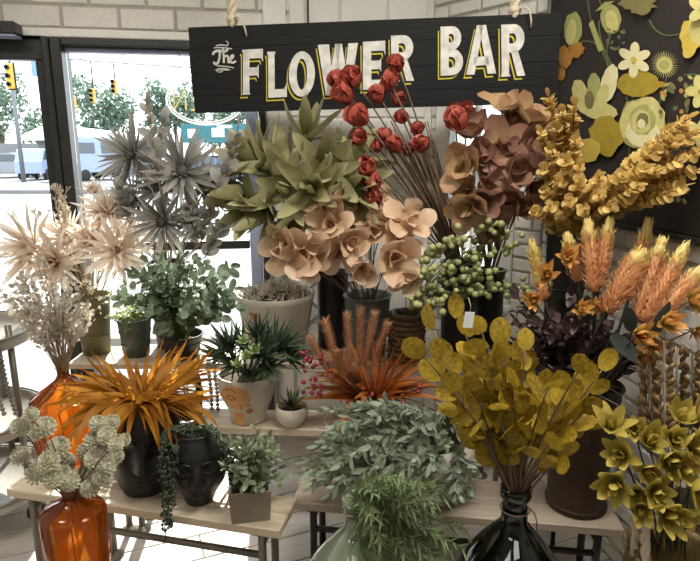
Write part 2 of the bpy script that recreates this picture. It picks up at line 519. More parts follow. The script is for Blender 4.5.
# --- chamfered corner wall with a narrow white-framed window
wx0, wx1 = pw(446, 200, MC).x, pw(503, 200, MC).x
wz0, wz1 = pw(490, 300, MC).z, 1.98
mb = MB()
for a, b, z0, z1 in ((0, wx0, 0, Z_CEIL), (wx1, LC, 0, Z_CEIL), (wx0, wx1, 0, wz0), (wx0, wx1, wz1, Z_CEIL)):
    mb.box(((a + b) / 2, .06, (z0 + z1) / 2), (b - a, .12, z1 - z0))
wall_corner = struct(obj('wall_corner', mb.mesh('wall_corner', M_mortar, False), None, MC))
bricks(wall_corner, MC, 0.005, LC, 2.02, 2.02 + 10 * .068, .2, .068)
bricks(wall_corner, MC, 0.005, LC, .0, wz0 - .03, .2, .068)
bricks(wall_corner, MC, wx1 + .075, LC, wz0 - .03, 2.02, .2, .068, 1)
bricks(wall_corner, MC, .004, wx0 - .072, wz0 - .03, 2.02, .2, .068, 1)
window_2 = struct(obj('window_2', None, None, MC))
for x0, x1, z0, z1 in ((wx0 - .07, wx0 + .025, wz0, wz1), (wx1 - .025, wx1 + .07, wz0, wz1), (wx0 + .026, wx1 - .026, wz1 - .05, wz1), (wx0 + .026, wx1 - .026, wz0, wz0 + .05)):
    bar(window_2, x0, x1, z0, z1, -.025, .06, M_white, 'window_frame', MC)
bar(window_2, (wx0 + wx1) / 2 - .012, (wx0 + wx1) / 2 + .012, wz0 + .051, wz1 - .051, -.01, .05, M_white, 'window_frame', MC)
for a, b in ((wx0 + .025, (wx0 + wx1) / 2 - .013), ((wx0 + wx1) / 2 + .013, wx1 - .025)):
    obj('pane', MB().box(((a + b) / 2, .03, (wz0 + wz1) / 2), (b - a, .006, wz1 - wz0 - .1)).mesh('pane', M_pane, False), window_2, MC)
bar(window_2, wx0 - .09, wx1 + .09, wz0 - .03, wz0 - .001, -.06, .06, M_white, 'window_sill', MC)
# --- brick side wall
LS = 7.0
wall_right = struct(obj('wall_right', MB().box((LS / 2, .06, Z_CEIL / 2), (LS, .12, Z_CEIL)).mesh('wall_right', M_mortar, False), None, MS))
bricks(wall_right, MS, .004, 1.65, .0, 20 * .0675, .2, .0675)
bricks(wall_right, MS, 1.28, 1.65, 20 * .0675, 40 * .0675, .2, .0675)
# --- unseen rest of the room
PWL = MW @ Vector((XL, 0, 0)); PSE = MS @ Vector((LS, 0, 0))
struct(obj('wall_left', MB().box((PWL.x - .05, (PWL.y - 4.2) / 2, Z_CEIL / 2), (.1, PWL.y + 4.2, Z_CEIL)).mesh('wall_left', M_white, False)))
struct(obj('wall_rear', MB().box(((PWL.x + PSE.x) / 2, -4.2, Z_CEIL / 2), (PSE.x - PWL.x + .3, .1, Z_CEIL)).mesh('wall_rear', M_white, False)))
floor_poly = [(PWL.x - .1, -4.25), (PSE.x + .1, -4.25), (PSE.x + .1, PSE.y)] + [tuple((MS @ Vector((0, .1, 0)))[:2]), tuple((MW @ Vector((.05, .1, 0)))[:2]), tuple((MW @ Vector((XL, .1, 0)))[:2])]
def slab(poly, z0, z1):
    n = len(poly)
    return MB().add([(x, y, z0) for x, y in poly] + [(x, y, z1) for x, y in poly], [tuple(range(n - 1, -1, -1)), tuple(range(n, 2 * n))] + [(k, (k + 1) % n, n + (k + 1) % n, n + k) for k in range(n)])
struct(obj('ceiling', slab(floor_poly, Z_CEIL, Z_CEIL + .1).mesh('ceiling', M_ceil, False)))
floor = struct(obj('floor', slab(floor_poly, -.10, -.003).mesh('floor', M_floorjoint, False)))
# floor boards, laid at an angle
PANG = R(22); PM = Matrix.Rotation(PANG, 4, 'Z')
plank_me = MB().bbox((0, 0, -.004), (1.196, .146, .008), .003).mesh('plank', M_plank, False)
def clip(poly, Mi, lim):
    """cut a floor polygon at the wall whose local y must stay below lim"""
    out = []
    for i, p in enumerate(poly):
        q = poly[(i + 1) % len(poly)]
        a_, b_ = lim - (Mi @ p).y, lim - (Mi @ q).y
        if a_ >= 0: out.append(p)
        if a_ * b_ < 0: out.append(p.lerp(q, a_ / (a_ - b_)))
    return out
for i in range(-16, 30):
    for j in range(-3, 5):
        c = PM @ Vector((j * 1.2 + (i % 3) * .4, i * .15, 0))
        if not (-2.6 < c.x < 2.2 and .4 < c.y < 4.2): continue
        rect = [Matrix.Translation(c) @ PM @ Vector((x, y, 0)) for x, y in ((-.598, -.073), (.598, -.073), (.598, .073), (-.598, .073))]
        cut = clip(clip(clip(rect, MWi, -.002), MCi, -.002), MSi, -.002)
        if len(cut) < 3: continue
        if len(cut) == 4 and all((p - q).length < 1e-6 for p, q in zip(cut, rect)):
            obj('plank', plank_me, floor, Matrix.Translation(c) @ PM)
        else:
            obj('plank', slab([tuple((p - c)[:2]) for p in cut], -.008, 0).mesh('plank', M_plank, False), floor, Matrix.Translation(c))

# ================================================================== outside
M_lot = solid('pale_concrete', C('6c6d70'), C('7b7c7e'), rough=.9, scale=.6)
M_road = solid('asphalt', C('5c5d60'), C('686a6d'), rough=.9, scale=1.5)
M_tree1 = leafy('far_tree_leaf', C('4c6150'), C('748a78'), trans=.3, scale=.6)
M_trunk = solid('trunk_bark', C('5a4c40'), rough=.9)
ZG = -.02
struct(obj('ground', MB().box((0, 62, ZG - .05), (240, 117, .1)).mesh('ground', M_lot, False)))
struct(obj('road', MB().box((0, 29, ZG + .006), (240, 9, .012)).mesh('road', M_road, False)))
struct(obj('kerb', MB().bbox((-6, 23.5, ZG + .07), (120, .3, .16), .02).mesh('kerb', M_lot, False)))
def far(px, d, z=ZG): return stand(px, d, z)
def tree(px, d, py_top, wpx, label, seed, low=.25):
    rg = random.Random(seed)
    b = far(px, d); h = zpx(py_top, d) - ZG; rw = wpx * mpp(d, 120) / 2
    t = thing('street_tree', label, 'tree', b, 'trees across the street')
    obj('trunk', MB().tube([b, b + Vector((.1, 0, h * .3)), b + Vector((-.1, 0, h * .6))], [.28, .22, .1], 8).mesh('trunk', M_trunk), t)
    mb = MB()
    lobes = [(rg.uniform(-.6, .6), rg.uniform(-.5, .5), rg.uniform(low + .1, .85), rg.uniform(.3, .5)) for _ in range(12)]
    for _ in range(1900):
        lx, ly, lz, lr = rg.choice(lobes)
        v = Vector((rg.gauss(0, 1), rg.gauss(0, 1), rg.gauss(0, 1))).normalized() * lr * rg.uniform(.6, 1)
        p = b + Vector(((lx + v.x) * rw, (ly + v.y) * rw, h * min(max(lz + v.z * .45, low * .6), 1)))
        d_ = Vector((rg.uniform(-1, 1), rg.uniform(-1, 1), rg.uniform(-1, 1)))
        mb.leaf(frame(p, d_, Vector((rg.uniform(-1, 1), rg.uniform(-1, 1), 1)), .42), L=1, Wd=.7, n=2, prof='oval')
    stuff(obj('foliage', mb.mesh('foliage', M_tree1), t))
tree(5, 57, 70, 84, 'hazy green tree behind the parked cars seen through the glass door', 1)
tree(52, 70, 95, 40, 'lower hazy tree behind the white canopy beside the dark door post', 2)
tree(105, 54, 76, 86, 'broad leafy tree behind the yellow traffic lights over the van', 3)
tree(178, 56, 78, 70, 'leafy tree seen through the neon oval above the teal hoarding', 4)
tree(232, 66, 96, 50, 'leafy tree behind the teal hoarding beside the window jamb', 5)
M_roof = solid('white_roof', C('e6e6e2'), rough=.7); M_bwall = solid('grey_siding', C('6c6f72'), C('7d8082'), rough=.8, scale=3)
# canopy building
g = far(30, 44); gz = ZG
bd = thing('canopy_building', 'long grey building with a white sloping roof behind the van', 'building', far(90, 44))
xl, xr = far(30, 44).x, far(146, 44).x
zt, zb_ = zpx(126, 44), zpx(139, 44)
obj('wall', MB().box(((xl + xr) / 2, 46.5, (zb_ + ZG) / 2), (xr - xl - 1.2, 4, zb_ - ZG)).mesh('wall', M_bwall, False), bd)
obj('roof', MB().prism([(xl - .5, zb_ - .1), (xr + .4, zb_ - .1), (xr + .4, zb_ + .12), (xl + 3.0, zt), (xl + 1.5, zt), (xl - .5, zb_ + .1)], 43.6, 49.5).mesh('roof', M_roof, False), bd)
M_dark = solid('dark_opening', C('2d3033'), rough=.6)
for k in range(5):
    x = xl + 1.5 + k * 1.6
    obj('post', MB().box((x, 44, (zb_ + ZG) / 2), (.18, .18, zb_ - ZG - .2)).mesh('post', M_bwall, False), bd)
    obj('window', MB().bbox((x + .8, 44.48, 1.5), (.9, .06, 1.2), .02).mesh('window', M_dark, False), bd)
fl = thing('roadside_wall', 'pale grey wall behind the parked cars on the far left', 'wall', far(5, 50))
obj('panel', MB().box((far(-10, 50).x, 50, 1.2), (9.5, .2, 2.5)).mesh('panel', M_bwall, False), fl)
# teal hoarding
M_teal = solid('teal_sheet', C('1f5f66'), C('2f6d74'), rough=.6, scale=1)
M_placard = solid('white_print', C('e8ecec'), rough=.6)
hd = thing('hoarding', 'long teal roadside hoarding with two white placards', 'hoarding', far(220, 42))
hx0, hx1 = far(184, 42).x, far(262, 42).x; hz0, hz1 = zpx(143, 42), zpx(124, 42)
obj('sheet', MB().bbox(((hx0 + hx1) / 2, 42, (hz0 + hz1) / 2), (hx1 - hx0, .2, hz1 - hz0), .03).mesh('sheet', M_teal, False), hd)
for a, b, c, d_ in ((188, 195, 129, 138), (212, 224, 128, 137), (217, 232, 125, 128)):
    q0, q1 = at(a, d_, 41.85), at(b, c, 41.85)
    obj('placard', MB().box(((q0.x + q1.x) / 2, 41.87, (q0.z + q1.z) / 2), (q1.x - q0.x, .04, q1.z - q0.z)).mesh('placard', M_placard, False), hd)
for k in range(4):
    x = hx0 + (k + .5) / 4 * (hx1 - hx0)
    obj('post', MB().box((x, 42.2, (hz0 + ZG) / 2 + .2), (.15, .15, hz0 - ZG + .4)).mesh('post', M_bwall, False), hd)
# vehicles: side profile pushed across, glass and wheels as parts
M_carglass = solid('car_glass', C('3a444e'), rough=.1, spec=.8); M_tyre = solid('tyre', C('232323'), rough=.8)
M_tail = solid('red_lens', C('c03030'), rough=.3)
def vehicle(name, label, px, d, L, Hh, Wd, rotz, body, prof, glass, groupn=None):
    b = far(px, d)
    t = thing(name, label, 'van' if 'van' in name else 'car', b, groupn)
    M = Matrix.Translation(b) @ Matrix.Rotation(rotz, 4, 'Z')
    obj('body', MB().prism([(x * L, .18 * Hh + z * Hh * .82) for x, z in prof], -Wd / 2, Wd / 2).mesh('body', body, False), t, M)
    for g_ in glass:
        for sy in (-1, 1):
            obj('window', MB().prism([(x * L, .18 * Hh + z * Hh * .82) for x, z in g_], sy * (Wd / 2) - .02, sy * (Wd / 2) + .02).mesh('window', M_carglass, False), t, M)
    rw = .34
    for x in (-.3, .3):
        for sy in (-1, 1):
            obj('wheel', MB().lathe([(0, -.1), (rw * .6, -.1), (rw, -.08), (rw, .08), (rw * .6, .1), (0, .1)], 16).mesh('wheel', M_tyre), t, M @ Matrix.Translation((x * L, sy * (Wd / 2 - .05), rw)) @ Matrix.Rotation(PI / 2, 4, 'X'))
    return t, M
M_vanw = solid('van_paint', C('93a2c0'), rough=.35); M_silver = solid('silver_paint', C('8b9096'), rough=.3, metal=.3); M_blue = solid('blue_grey_paint', C('5f7ca4'), rough=.3)
car_prof = [(-.5, .05), (.5, .05), (.5, .42), (.36, .55), (.2, .96), (.1, 1), (-.28, 1), (-.36, .94), (-.46, .56), (-.5, .5)]
car_gl = [[(-.4, .58), (-.1, .58), (-.1, .92), (-.3, .92)], [(-.07, .58), (.3, .58), (.17, .92), (-.07, .92)]]
vp = [(-.5, .02), (.5, .02), (.5, .35), (.42, .5), (.3, .97), (.24, 1), (-.47, 1), (-.5, .95)]
t, M = vehicle('delivery_van', 'tall pale blue delivery van parked beside the dark door post', 92, 36, 3.9, 2.55, 2.0, R(62), M_vanw, vp, [[(-.4, .55), (-.1, .55), (-.1, .85), (-.4, .85)], [(.02, .55), (.38, .55), (.28, .85), (.02, .85)]])
for y in (-.5, .5):
    obj('rear_window', MB().bbox((-1.97, y, 1.75), (.04, .7, .6), .01).mesh('rear_window', M_carglass, False), t, M)
obj('brake_light', MB().bbox((-1.97, 0, 2.4), (.05, .5, .08), .01).mesh('brake_light', M_tail, False), t, M)
vehicle('parked_suv', 'silver car parked in front of the pale wall seen through the door', 10, 40, 4.4, 1.65, 1.8, R(8), M_silver, car_prof, car_gl)
vehicle('parked_hatchback', 'dark nosed pale car parked at the left edge of the door post', 42, 37, 3.4, 1.9, 1.6, R(95), M_vanw, car_prof, car_gl)
vehicle('passing_car', 'blue grey car under the teal hoarding', 216, 34, 4.2, 1.5, 1.8, R(172), M_blue, car_prof, car_gl)
# traffic signals on a span wire
M_sig = solid('signal_yellow', C('d99a2b'), C('e0a840'), rough=.5); M_sigd = solid('signal_black', C('26292b'), rough=.6)
M_wire = solid('wire', C('6d7074'), rough=.7)
def span(a, b, sag, label, r=.03):
    pts = [a.lerp(b, k / 12) - Vector((0, 0, 4 * sag * (k / 12) * (1 - k / 12))) for k in range(13)]
    tag(obj('overhead_wire', MB().tube(pts, r, 5).mesh('overhead_wire', M_wire)), label, 'wire', 'overhead wires')
    return pts
D_SIG = 26
wp = span(at(-120, 40, D_SIG), at(300, 72, D_SIG), .2, 'low overhead wire carrying the yellow traffic lights')
span(at(24, 64, 33), at(300, 31, 33), .15, 'thin overhead wire crossing the sky above the signals', .022)
span(at(24, 114, 33), at(300, 26, 33), .15, 'thin overhead wire rising towards the black sign', .022)
def signal(px, py0, py1, wpx, label, back=False):
    a, b = at(px, py0, D_SIG), at(px, py1, D_SIG); hh = a.z - b.z; w = wpx * mpp(D_SIG, 90)
    t = thing('traffic_light', label, 'traffic light', b, 'traffic lights over the street')
    if back: obj('backplate', MB().bbox((b.x, D_SIG + .02, b.z + hh / 2), (w * 1.4, .03, hh * 1.1), .01).mesh('backplate', M_sigd, False), t)
    obj('housing', MB().bbox((b.x, D_SIG - .12, b.z + hh / 2), (w, .22, hh), .03).mesh('housing', M_sig, False), t)
    for k in range(3):
        obj('visor', MB().lathe([(w * .34, 0), (w * .38, .12), (w * .33, .12), (w * .3, 0)], 12).mesh('visor', M_sigd), t, Matrix.Translation((b.x, D_SIG - .23, b.z + hh * (k + .5) / 3)) @ Matrix.Rotation(PI / 2, 4, 'X'))
    wz = min(wp, key=lambda q: abs(q.x - b.x)).z
    obj('hanger', MB().tube([(b.x, D_SIG, b.z + hh * .9), (b.x, D_SIG, max(wz, b.z + hh))], .03, 6).mesh('hanger', M_sigd), t)
signal(13, 64, 89, 6, 'largest yellow traffic light with black backplate seen through the door glass', True)
signal(75, 96, 109, 5, 'yellow traffic light right beside the dark door post')
signal(94.5, 89, 103, 4.5, 'yellow traffic light in the middle of the three over the van')
signal(116, 80, 94, 5, 'yellow traffic light highest and nearest the black sign')
bs = at(36, 69, 26)
tsn = thing('street_sign', 'small blue street sign hanging beside the largest traffic light', 'sign', at(36, 76, 26))
obj('plate', MB().bbox((bs.x, 26, bs.z), (.4, .03, .62), .01).mesh('plate', solid('sign_blue', C('6f8fc4'), rough=.5), False), tsn)
obj('hanger', MB().tube([(bs.x, 26, bs.z + .3), (bs.x, 26, bs.z + .75)], .02, 6).mesh('hanger', M_sigd), tsn)
pl = far(24, 33)
up = thing('utility_pole', 'thin grey utility pole behind the door glass', 'pole', pl)
obj('pole', MB().tube([pl, (pl.x, pl.y, zpx(62, 33))], [.13, .1], 8).mesh('pole', M_wire), up)
obj('crossarm', MB().box((pl.x, pl.y, zpx(74, 33)), (1.3, .1, .1)).mesh('crossarm', M_wire, False), up)

# ================================================================== furniture
M_wood = solid('pale_pine', C('b5a48c'), C('cdbea8'), rough=.5, scale=6, amount=1.2, bump=.2, bscale=25, objrand=True, stretch=(.5, 7, 7))
M_wood2 = solid('grey_wood', C('9c8d7b'), C('b3a592'), rough=.55, scale=6, amount=1.2, bump=.2, bscale=25, objrand=True, stretch=(.5, 7, 7))
M_steel = solid('dull_steel', C('6f6a62'), C('857f76'), rough=.45, metal=.6, scale=10)
M_iron = solid('black_iron', C('2a2725'), C('3a3633'), rough=.5, metal=.4, scale=12)
def bench(name, label, a, b, depth, z, mat, legmat, nb=2, th=.032, cat='bench', legs=True, rail=True, inset=.07):
    """a -> b is the front edge seen from above; boards, four pipe legs with flange feet, rails"""
    a, b = Vector((a.x, a.y, 0)), Vector((b.x, b.y, 0))
    L = (b - a).length; M = wallframe(a, b - a)
    t = thing(name, label, cat, M @ Vector((L / 2, depth / 2, 0)))
    w = depth / nb
    for k in range(nb):
        obj('board', MB().bbox((L / 2, w * (k + .5), z - th / 2), (L, w - .003, th), .004).mesh('board', mat, False), t, M)
    for x in (inset, L - inset):
        for y in (.035, depth - .035):
            lg = obj('leg', MB().tube([(x, y, .006), (x, y, z - th)], .013, 10).mesh('leg', legmat), t, M)
            obj('foot', MB().lathe([(.036, 0), (.036, .006), (.018, .012), (.014, .022)], 16, (x, y, 0)).mesh('foot', legmat), lg, M)
        if rail: obj('crossbar', MB().tube([(x, .035, z - th - .05), (x, depth - .035, z - th - .05)], .010, 8).mesh('crossbar', legmat), t, M)
        obj('bracket', MB().bbox((x, depth / 2, z - th - .006), (.05, depth - .03, .012), .003).mesh('bracket', M_iron, False), t, M)
    if rail:
        for y in ((.035, depth - .035)):
            obj('rail', MB().tube([(inset, y, z - th - .09), (L - inset, y, z - th - .09)], .011, 8).mesh('rail', legmat), t, M)
    return t, M, L
Z1, Z2, Z3, ZR, ZF = .45, .35, .50, .70, .25
bench('plank_bench', 'pale plank bench carrying the two black face vases', onz(5, 489, Z1), onz(279, 531, Z1), .175, Z1, M_wood, M_steel)
b2a, b2b = onz(300, 503, Z2), onz(625, 530, Z2)
b2a = b2a + (b2a - b2b).normalized() * .03
bench('low_bench', 'long low wooden bench under the rusty bucket and sage plant', b2a, b2b, .24, Z2, M_wood2, M_iron)
b3a, b3b = onz(112, 424, Z3), onz(398, 432, Z3)
bench('back_bench', 'narrow pale bench under the painted face pot', b3a, b3b, .17, Z3, M_wood, M_steel, rail=False)
rta, rtb = stand(66, 2.235, ZR), stand(512, 2.235, ZR)
bench('console_table', 'long raised table holding the row of buckets by the window', rta, rtb, .34, ZR, M_wood2, M_steel, cat='table', rail=False, th=.025, inset=.03)
fa, fb = Vector((-1.12, 1.1, 0)), Vector((1.0, 1.1, 0))
bench('display_bench', 'low front bench under the amber and green glass jugs', fa, fb, .36, ZF, M_wood2, M_iron, nb=4)
bench('stub_bench', 'short low bench under the big amber bottle', Vector((-1.20, 1.93, 0)), Vector((-.86, 1.93, 0)), .23, .30, M_wood2, M_steel, rail=False)
# round three-tier cart at the left edge
cc = Vector((-1.625, 2.22, 0)); RC = .30
cart = thing('tiered_cart', 'grey round three tier cart on casters at the left edge', 'cart', cc)
M_grey = solid('weathered_grey', C('8b8880'), C('a5a298'), rough=.55, scale=8, bump=.15, bscale=30)
for z in (.13, .43, .80):
    tr = obj('tray', MB().lathe([(0, z), (RC - .004, z), (RC, z + .004), (RC, z + .045), (RC - .012, z + .045), (RC - .012, z + .018), (0, z + .018)], 48, cc).mesh('tray', M_grey, True), cart)
    obj('rim_band', MB().tube([cc + Vector((math.cos(k / 40 * 2 * PI) * (RC + .002), math.sin(k / 40 * 2 * PI) * (RC + .002), z + .045)) for k in range(40)], .006, 6, closed=True).mesh('rim_band', M_steel), tr)
for k in range(4):
    a = R(20 + 90 * k) - R(25)
    p = cc + Vector((math.cos(a), math.sin(a), 0)) * (RC - .05)
    obj('post', MB().tube([p + Vector((0, 0, .1)), p + Vector((0, 0, .88))], .013, 8).mesh('post', M_steel), cart)
    q = cc + Vector((math.cos(a), math.sin(a), 0)) * (RC - .03)
    ca = obj('caster', MB().lathe([(0, -.013), (.034, -.013), (.04, -.008), (.04, .008), (.034, .013), (0, .013)], 18).mesh('caster', M_iron), cart, Matrix.Translation(q + Vector((0, 0, .04))) @ Matrix.Rotation(a + .6, 4, 'Z') @ Matrix.Rotation(PI / 2, 4, 'X'))
    obj('fork', MB().bbox((0, 0, .095), (.05, .045, .03), .006).bbox((0, -.02, .06), (.03, .006, .07), .002).bbox((0, .02, .06), (.03, .006, .07), .002).mesh('fork', M_steel, False), ca, Matrix.Translation(q) @ Matrix.Rotation(a + .6, 4, 'Z'))
# tall plant stand for the black bucket
ps = stand(560, 2.12, .85)
pst = thing('plant_stand', 'tall black iron plant stand under the black bucket by the painting', 'stand', (ps.x, ps.y, 0))
obj('top', MB().lathe([(0, .83), (.12, .83), (.125, .835), (.125, .845), (.12, .85), (0, .85)], 32, (ps.x, ps.y, 0)).mesh('top', M_iron), pst)
for k in range(3):
    a = k * 2.094 + .4
    obj('leg', MB().tube([(ps.x + .08 * math.cos(a), ps.y + .08 * math.sin(a), .83), (ps.x + .15 * math.cos(a), ps.y + .15 * math.sin(a), .005)], .009, 8).mesh('leg', M_iron), pst)

# ================================================================== sign
M_signb = solid('black_stained_board', C('0c0b0b'), C('151413'), spec=.25, rough=.7, scale=7, amount=1, bump=.3, bscale=20, objrand=True, stretch=(.4, 8, 8))
M_letw = solid('chalky_white_paint', C('a8a59c'), C('d6d3ca'), rough=.7, scale=28, amount=2.2)
M_lety = solid('mustard_paint', C('a89a1e'), C('c4b22e'), rough=.7, scale=30)
SGL, SGR = at(194, 113, 2.50), at(557, 103, 2.39)
su = (SGR - SGL); SGW = su.length; su.normalize()
sn_ = Vector((su.y, -su.x, 0)).normalized()           # towards the viewer
sv = sn_.cross(su) * -1
if sv.z < 0: sv = -sv
MSG = Matrix(((su.x, -sn_.x, sv.x, SGL.x), (su.y, -sn_.y, sv.y, SGL.y), (su.z, -sn_.z, sv.z, SGL.z), (0, 0, 0, 1)))
MSGi = MSG.inverted()
def sg(px, py):
    p = MSGi @ onplane(px, py, SGL, sn_); return (p.x, p.z)
SGH = (sg(192, 27)[1] + sg(557, 13)[1]) / 2
sign = thing('hanging_sign', 'black plank sign reading The Flower Bar in white and mustard lettering', 'sign', SGL)
nb = 4; cuts = [0, SGH * .2, SGH * .47, SGH * .76, SGH]
for k in range(nb):
    z0, z1 = cuts[k], cuts[k + 1]
    obj('board', MB().bbox((SGW / 2 + (.004, 0, -.002, .003)[k], .012, (z0 + z1) / 2), (SGW, 0.024 + .001 * (k % 2), z1 - z0 - .0006), .0008).mesh('board', M_signb, False), sign, MSG)
for x in (.12, SGW * .5, SGW - .12):
    obj('batten', MB().bbox((x, .034, SGH / 2), (.05, .018, SGH - .04), .003).mesh('batten', M_signb, False), sign, MSG)
def stroke(pts, w):
    """flat ribbon polygon list along a polyline"""
    out = []
    for i in range(len(pts) - 1):
        (x0, y0), (x1, y1) = pts[i], pts[i + 1]
        dx, dy = x1 - x0, y1 - y0; l = math.hypot(dx, dy) or 1; nx, ny = -dy / l * w / 2, dx / l * w / 2
        out.append([(x0 + nx, y0 + ny), (x0 - nx, y0 - ny), (x1 - nx, y1 - ny), (x1 + nx, y1 + ny)])
    return out
def arc(cx, cy, rx, ry, a0, a1, n=10):
    return [(cx + rx * math.cos(R(a0 + (a1 - a0) * k / n)), cy + ry * math.sin(R(a0 + (a1 - a0) * k / n))) for k in range(n + 1)]
def ringband(outer, inner):
    return [[outer[i], inner[i], inner[i + 1], outer[i + 1]] for i in range(len(outer) - 1)]
q = .30    # stem width in a 1 x 1 letter cell
LET = {
    'F': [[(.02, 0), (.40, 0), (.36, .06), (.36, .94), (.06, .94), (.06, .06)], [(.02, .94), (.36, .94), (.36, 1), (.02, 1)], [(.36, .80), (.92, .80), (1, .72), (1, 1), (.36, 1)], [(.36, .42), (.72, .42), (.80, .36), (.80, .66), (.72, .60), (.36, .60)]],
    'L': [[(.02, .94), (.42, .94), (.42, 1), (.02, 1)], [(.08, 0), (.40, 0), (.38, .94), (.06, .94)], [(.40, 0), (1, 0), (1, .32), (.90, .18), (.40, .18)]],
    'O': ringband(arc(.5, .5, .5, .5, 0, 360, 28), arc(.5, .5, .20, .34, 0, 360, 28)),
    'W': [[(0, 1), (.28, 1), (.40, .0), (.20, 0)], [(.20, 0), (.40, 0), (.58, 1), (.44, 1)], [(.42, 1), (.60, 1), (.80, 0), (.62, 0)], [(.62, 0), (.80, 0), (1, 1), (.76, 1)]],
    'E': [[(.04, 0), (.40, 0), (.38, 1), (.04, 1)], [(.38, .80), (.90, .80), (.97, .70), (.97, 1), (.38, 1)], [(.38, .42), (.74, .42), (.80, .36), (.80, .66), (.74, .60), (.38, .60)], [(.38, 0), (1, 0), (1, .32), (.92, .2), (.38, .2)]],
    'R': [[(.02, 0), (.42, 0), (.36, .06), (.36, 1), (.04, 1), (.06, .06)]] + ringband([(.36, 1)] + arc(.55, .73, .42, .27, 90, -90, 10) + [(.36, .46)], [(.36, .82)] + arc(.50, .73, .14, .10, 90, -90, 10) + [(.36, .64)]) + [[(.44, .47), (.70, .50), (.98, .04), (1, 0), (.68, 0)]],
    'B': [[(.02, 0), (.38, 0), (.38, 1), (.02, 1)]] + ringband([(.36, 1)] + arc(.52, .76, .40, .24, 90, -90, 10) + [(.36, .52)], [(.36, .84)] + arc(.48, .76, .12, .09, 90, -90, 10) + [(.36, .68)]) + ringband([(.36, .54)] + arc(.54, .27, .46, .27, 90, -90, 10) + [(.36, 0)], [(.36, .38)] + arc(.50, .27, .16, .11, 90, -90, 10) + [(.36, .16)]),
    'A': [[(0, 0), (.28, 0), (.58, 1), (.36, 1)], [(.72, 0), (1.0, 0), (.66, 1), (.42, 1)], [(.22, .18), (.78, .18), (.72, .36), (.28, .36)]],
}
def letter(ch, x0, x1, yt, yb, sl=-.05):
    """cell given by its corners on the sign; sl tilts with the rising line of lettering"""
    A = sg(x0, yb); Bq = sg(x1, yb + (x1 - x0) * sl); D = sg(x0, yt); E = sg(x1, yt + (x1 - x0) * sl)
    def mp(u, v):
        return ((A[0] * (1 - u) + Bq[0] * u) * (1 - v) + (D[0] * (1 - u) + E[0] * u) * v, (A[1] * (1 - u) + Bq[1] * u) * (1 - v) + (D[1] * (1 - u) + E[1] * u) * v)
    def build(dx, dz, y0, y1):
        mb = MB()
        for poly in LET[ch]:
            mb.prism([(mp(u, v)[0] + dx, mp(u, v)[1] + dz) for u, v in poly], y0, y1)
        return mb
    l = obj('letter', build(0, 0, -.0042, 0).mesh('letter', M_letw, False), sign, MSG)
    obj('letter_gap', build(-.0055, -.0075, -.0028, 0).mesh('letter_gap', M_signb, False), l, MSG)
    obj('letter_shadow', build(-.010, -.0140, -.0014, 0).mesh('letter_shadow', M_lety, False), l, MSG)
for ch, x0, x1, yt, yb in (('F', 242, 263, 50, 95), ('L', 267, 287, 52, 98), ('O', 289, 315, 52, 97.5), ('W', 318, 358, 45, 96), ('E', 362, 386, 42, 90), ('R', 390, 414, 36, 82),
                           ('B', 440, 463, 27, 76), ('A', 466, 496, 26, 75), ('R', 500, 525, 25, 77)):
    letter(ch, x0, x1, yt, yb)
def script(strokes, w=1.6, name='script_lettering'):
    mb = MB()
    for st in strokes:
        pts = [sg(212 + (x - 212), y) for x, y in st]
        for pg in stroke(pts, w * mpp(2.48, 60)): mb.prism(pg, -.0035, 0)
        for (x, z) in pts[1:-1]:
            mb.prism([(x + w * .5 * mpp(2.48, 60) * math.cos(k), z + w * .5 * mpp(2.48, 60) * math.sin(k)) for k in (0, 1.05, 2.09, 3.14, 4.19, 5.24)], -.0033, 0)
    return stuff(obj(name, mb.mesh(name, M_letw, False), sign, MSG))
def qb(a, b, c, n=7): return [((1 - t) ** 2 * a[0] + 2 * t * (1 - t) * b[0] + t * t * c[0], (1 - t) ** 2 * a[1] + 2 * t * (1 - t) * b[1] + t * t * c[1]) for t in [i / n for i in range(n + 1)]]
script([qb((213, 55), (214, 50), (221, 51)) + qb((221, 51), (226, 53), (228, 49))[1:], qb((220, 52), (220, 60), (218, 63)) + qb((218, 63), (215, 66), (214, 62))[1:]], 2.2)
script([qb((223, 47), (224, 56), (224, 63)), qb((224, 58), (228, 53), (228.5, 59)) + qb((228.5, 59), (228, 64), (230, 62))[1:]], 1.9)
script([qb((230, 60), (235, 57), (233, 55)) + qb((233, 55), (229, 57), (231, 62))[1:] + qb((231, 62), (233, 64), (236, 61))[1:]], 1.7)
script([qb((216, 46), (222, 44), (227, 46)) + qb((227, 46), (230, 43), (226, 41))[1:], qb((214, 48), (222, 47), (232, 49)), qb((217, 66), (226, 66), (234, 68)), qb((216, 70), (222, 67), (230, 70)) + qb((216, 70), (219, 74), (223, 71))], .9, 'swash')
# ropes
M_rope = solid('natural_rope', C('b5a68d'), C('cdbfa6'), rough=.9, scale=60)
def rope(px, py, label):
    x, z = sg(px, py); top = MSG @ Vector((x, .012, z)); ztop = Z_CEIL
    t = thing('hanging_rope', label, 'rope', top, 'ropes the sign hangs from')
    for ph in (0, 2.09, 4.19):
        pts = []
        n = 60
        for k in range(n + 1):
            zz = top.z - .01 + (ztop - top.z + .01) * k / n; a = ph + k * .8
            pts.append((top.x + .012 * math.cos(a), top.y + .012 * math.sin(a), zz))
        obj('strand', MB().tube(pts, .011, 6).mesh('strand', M_rope), t)
    kn = obj('knot', MB().ball((top.x, top.y, top.z + .02), .026, 10, 8, (1, 1, .8)).mesh('knot', M_rope), t)
    obj('loose_end', MB().tube(bez(top + Vector((.01, -.02, .02)), top + Vector((.05, -.06, .04)), top + Vector((.06, -.03, -.05)), 6), .004, 5).mesh('loose_end', M_rope), kn)
rope(232, 24, 'twisted pale rope holding the left end of the black sign')
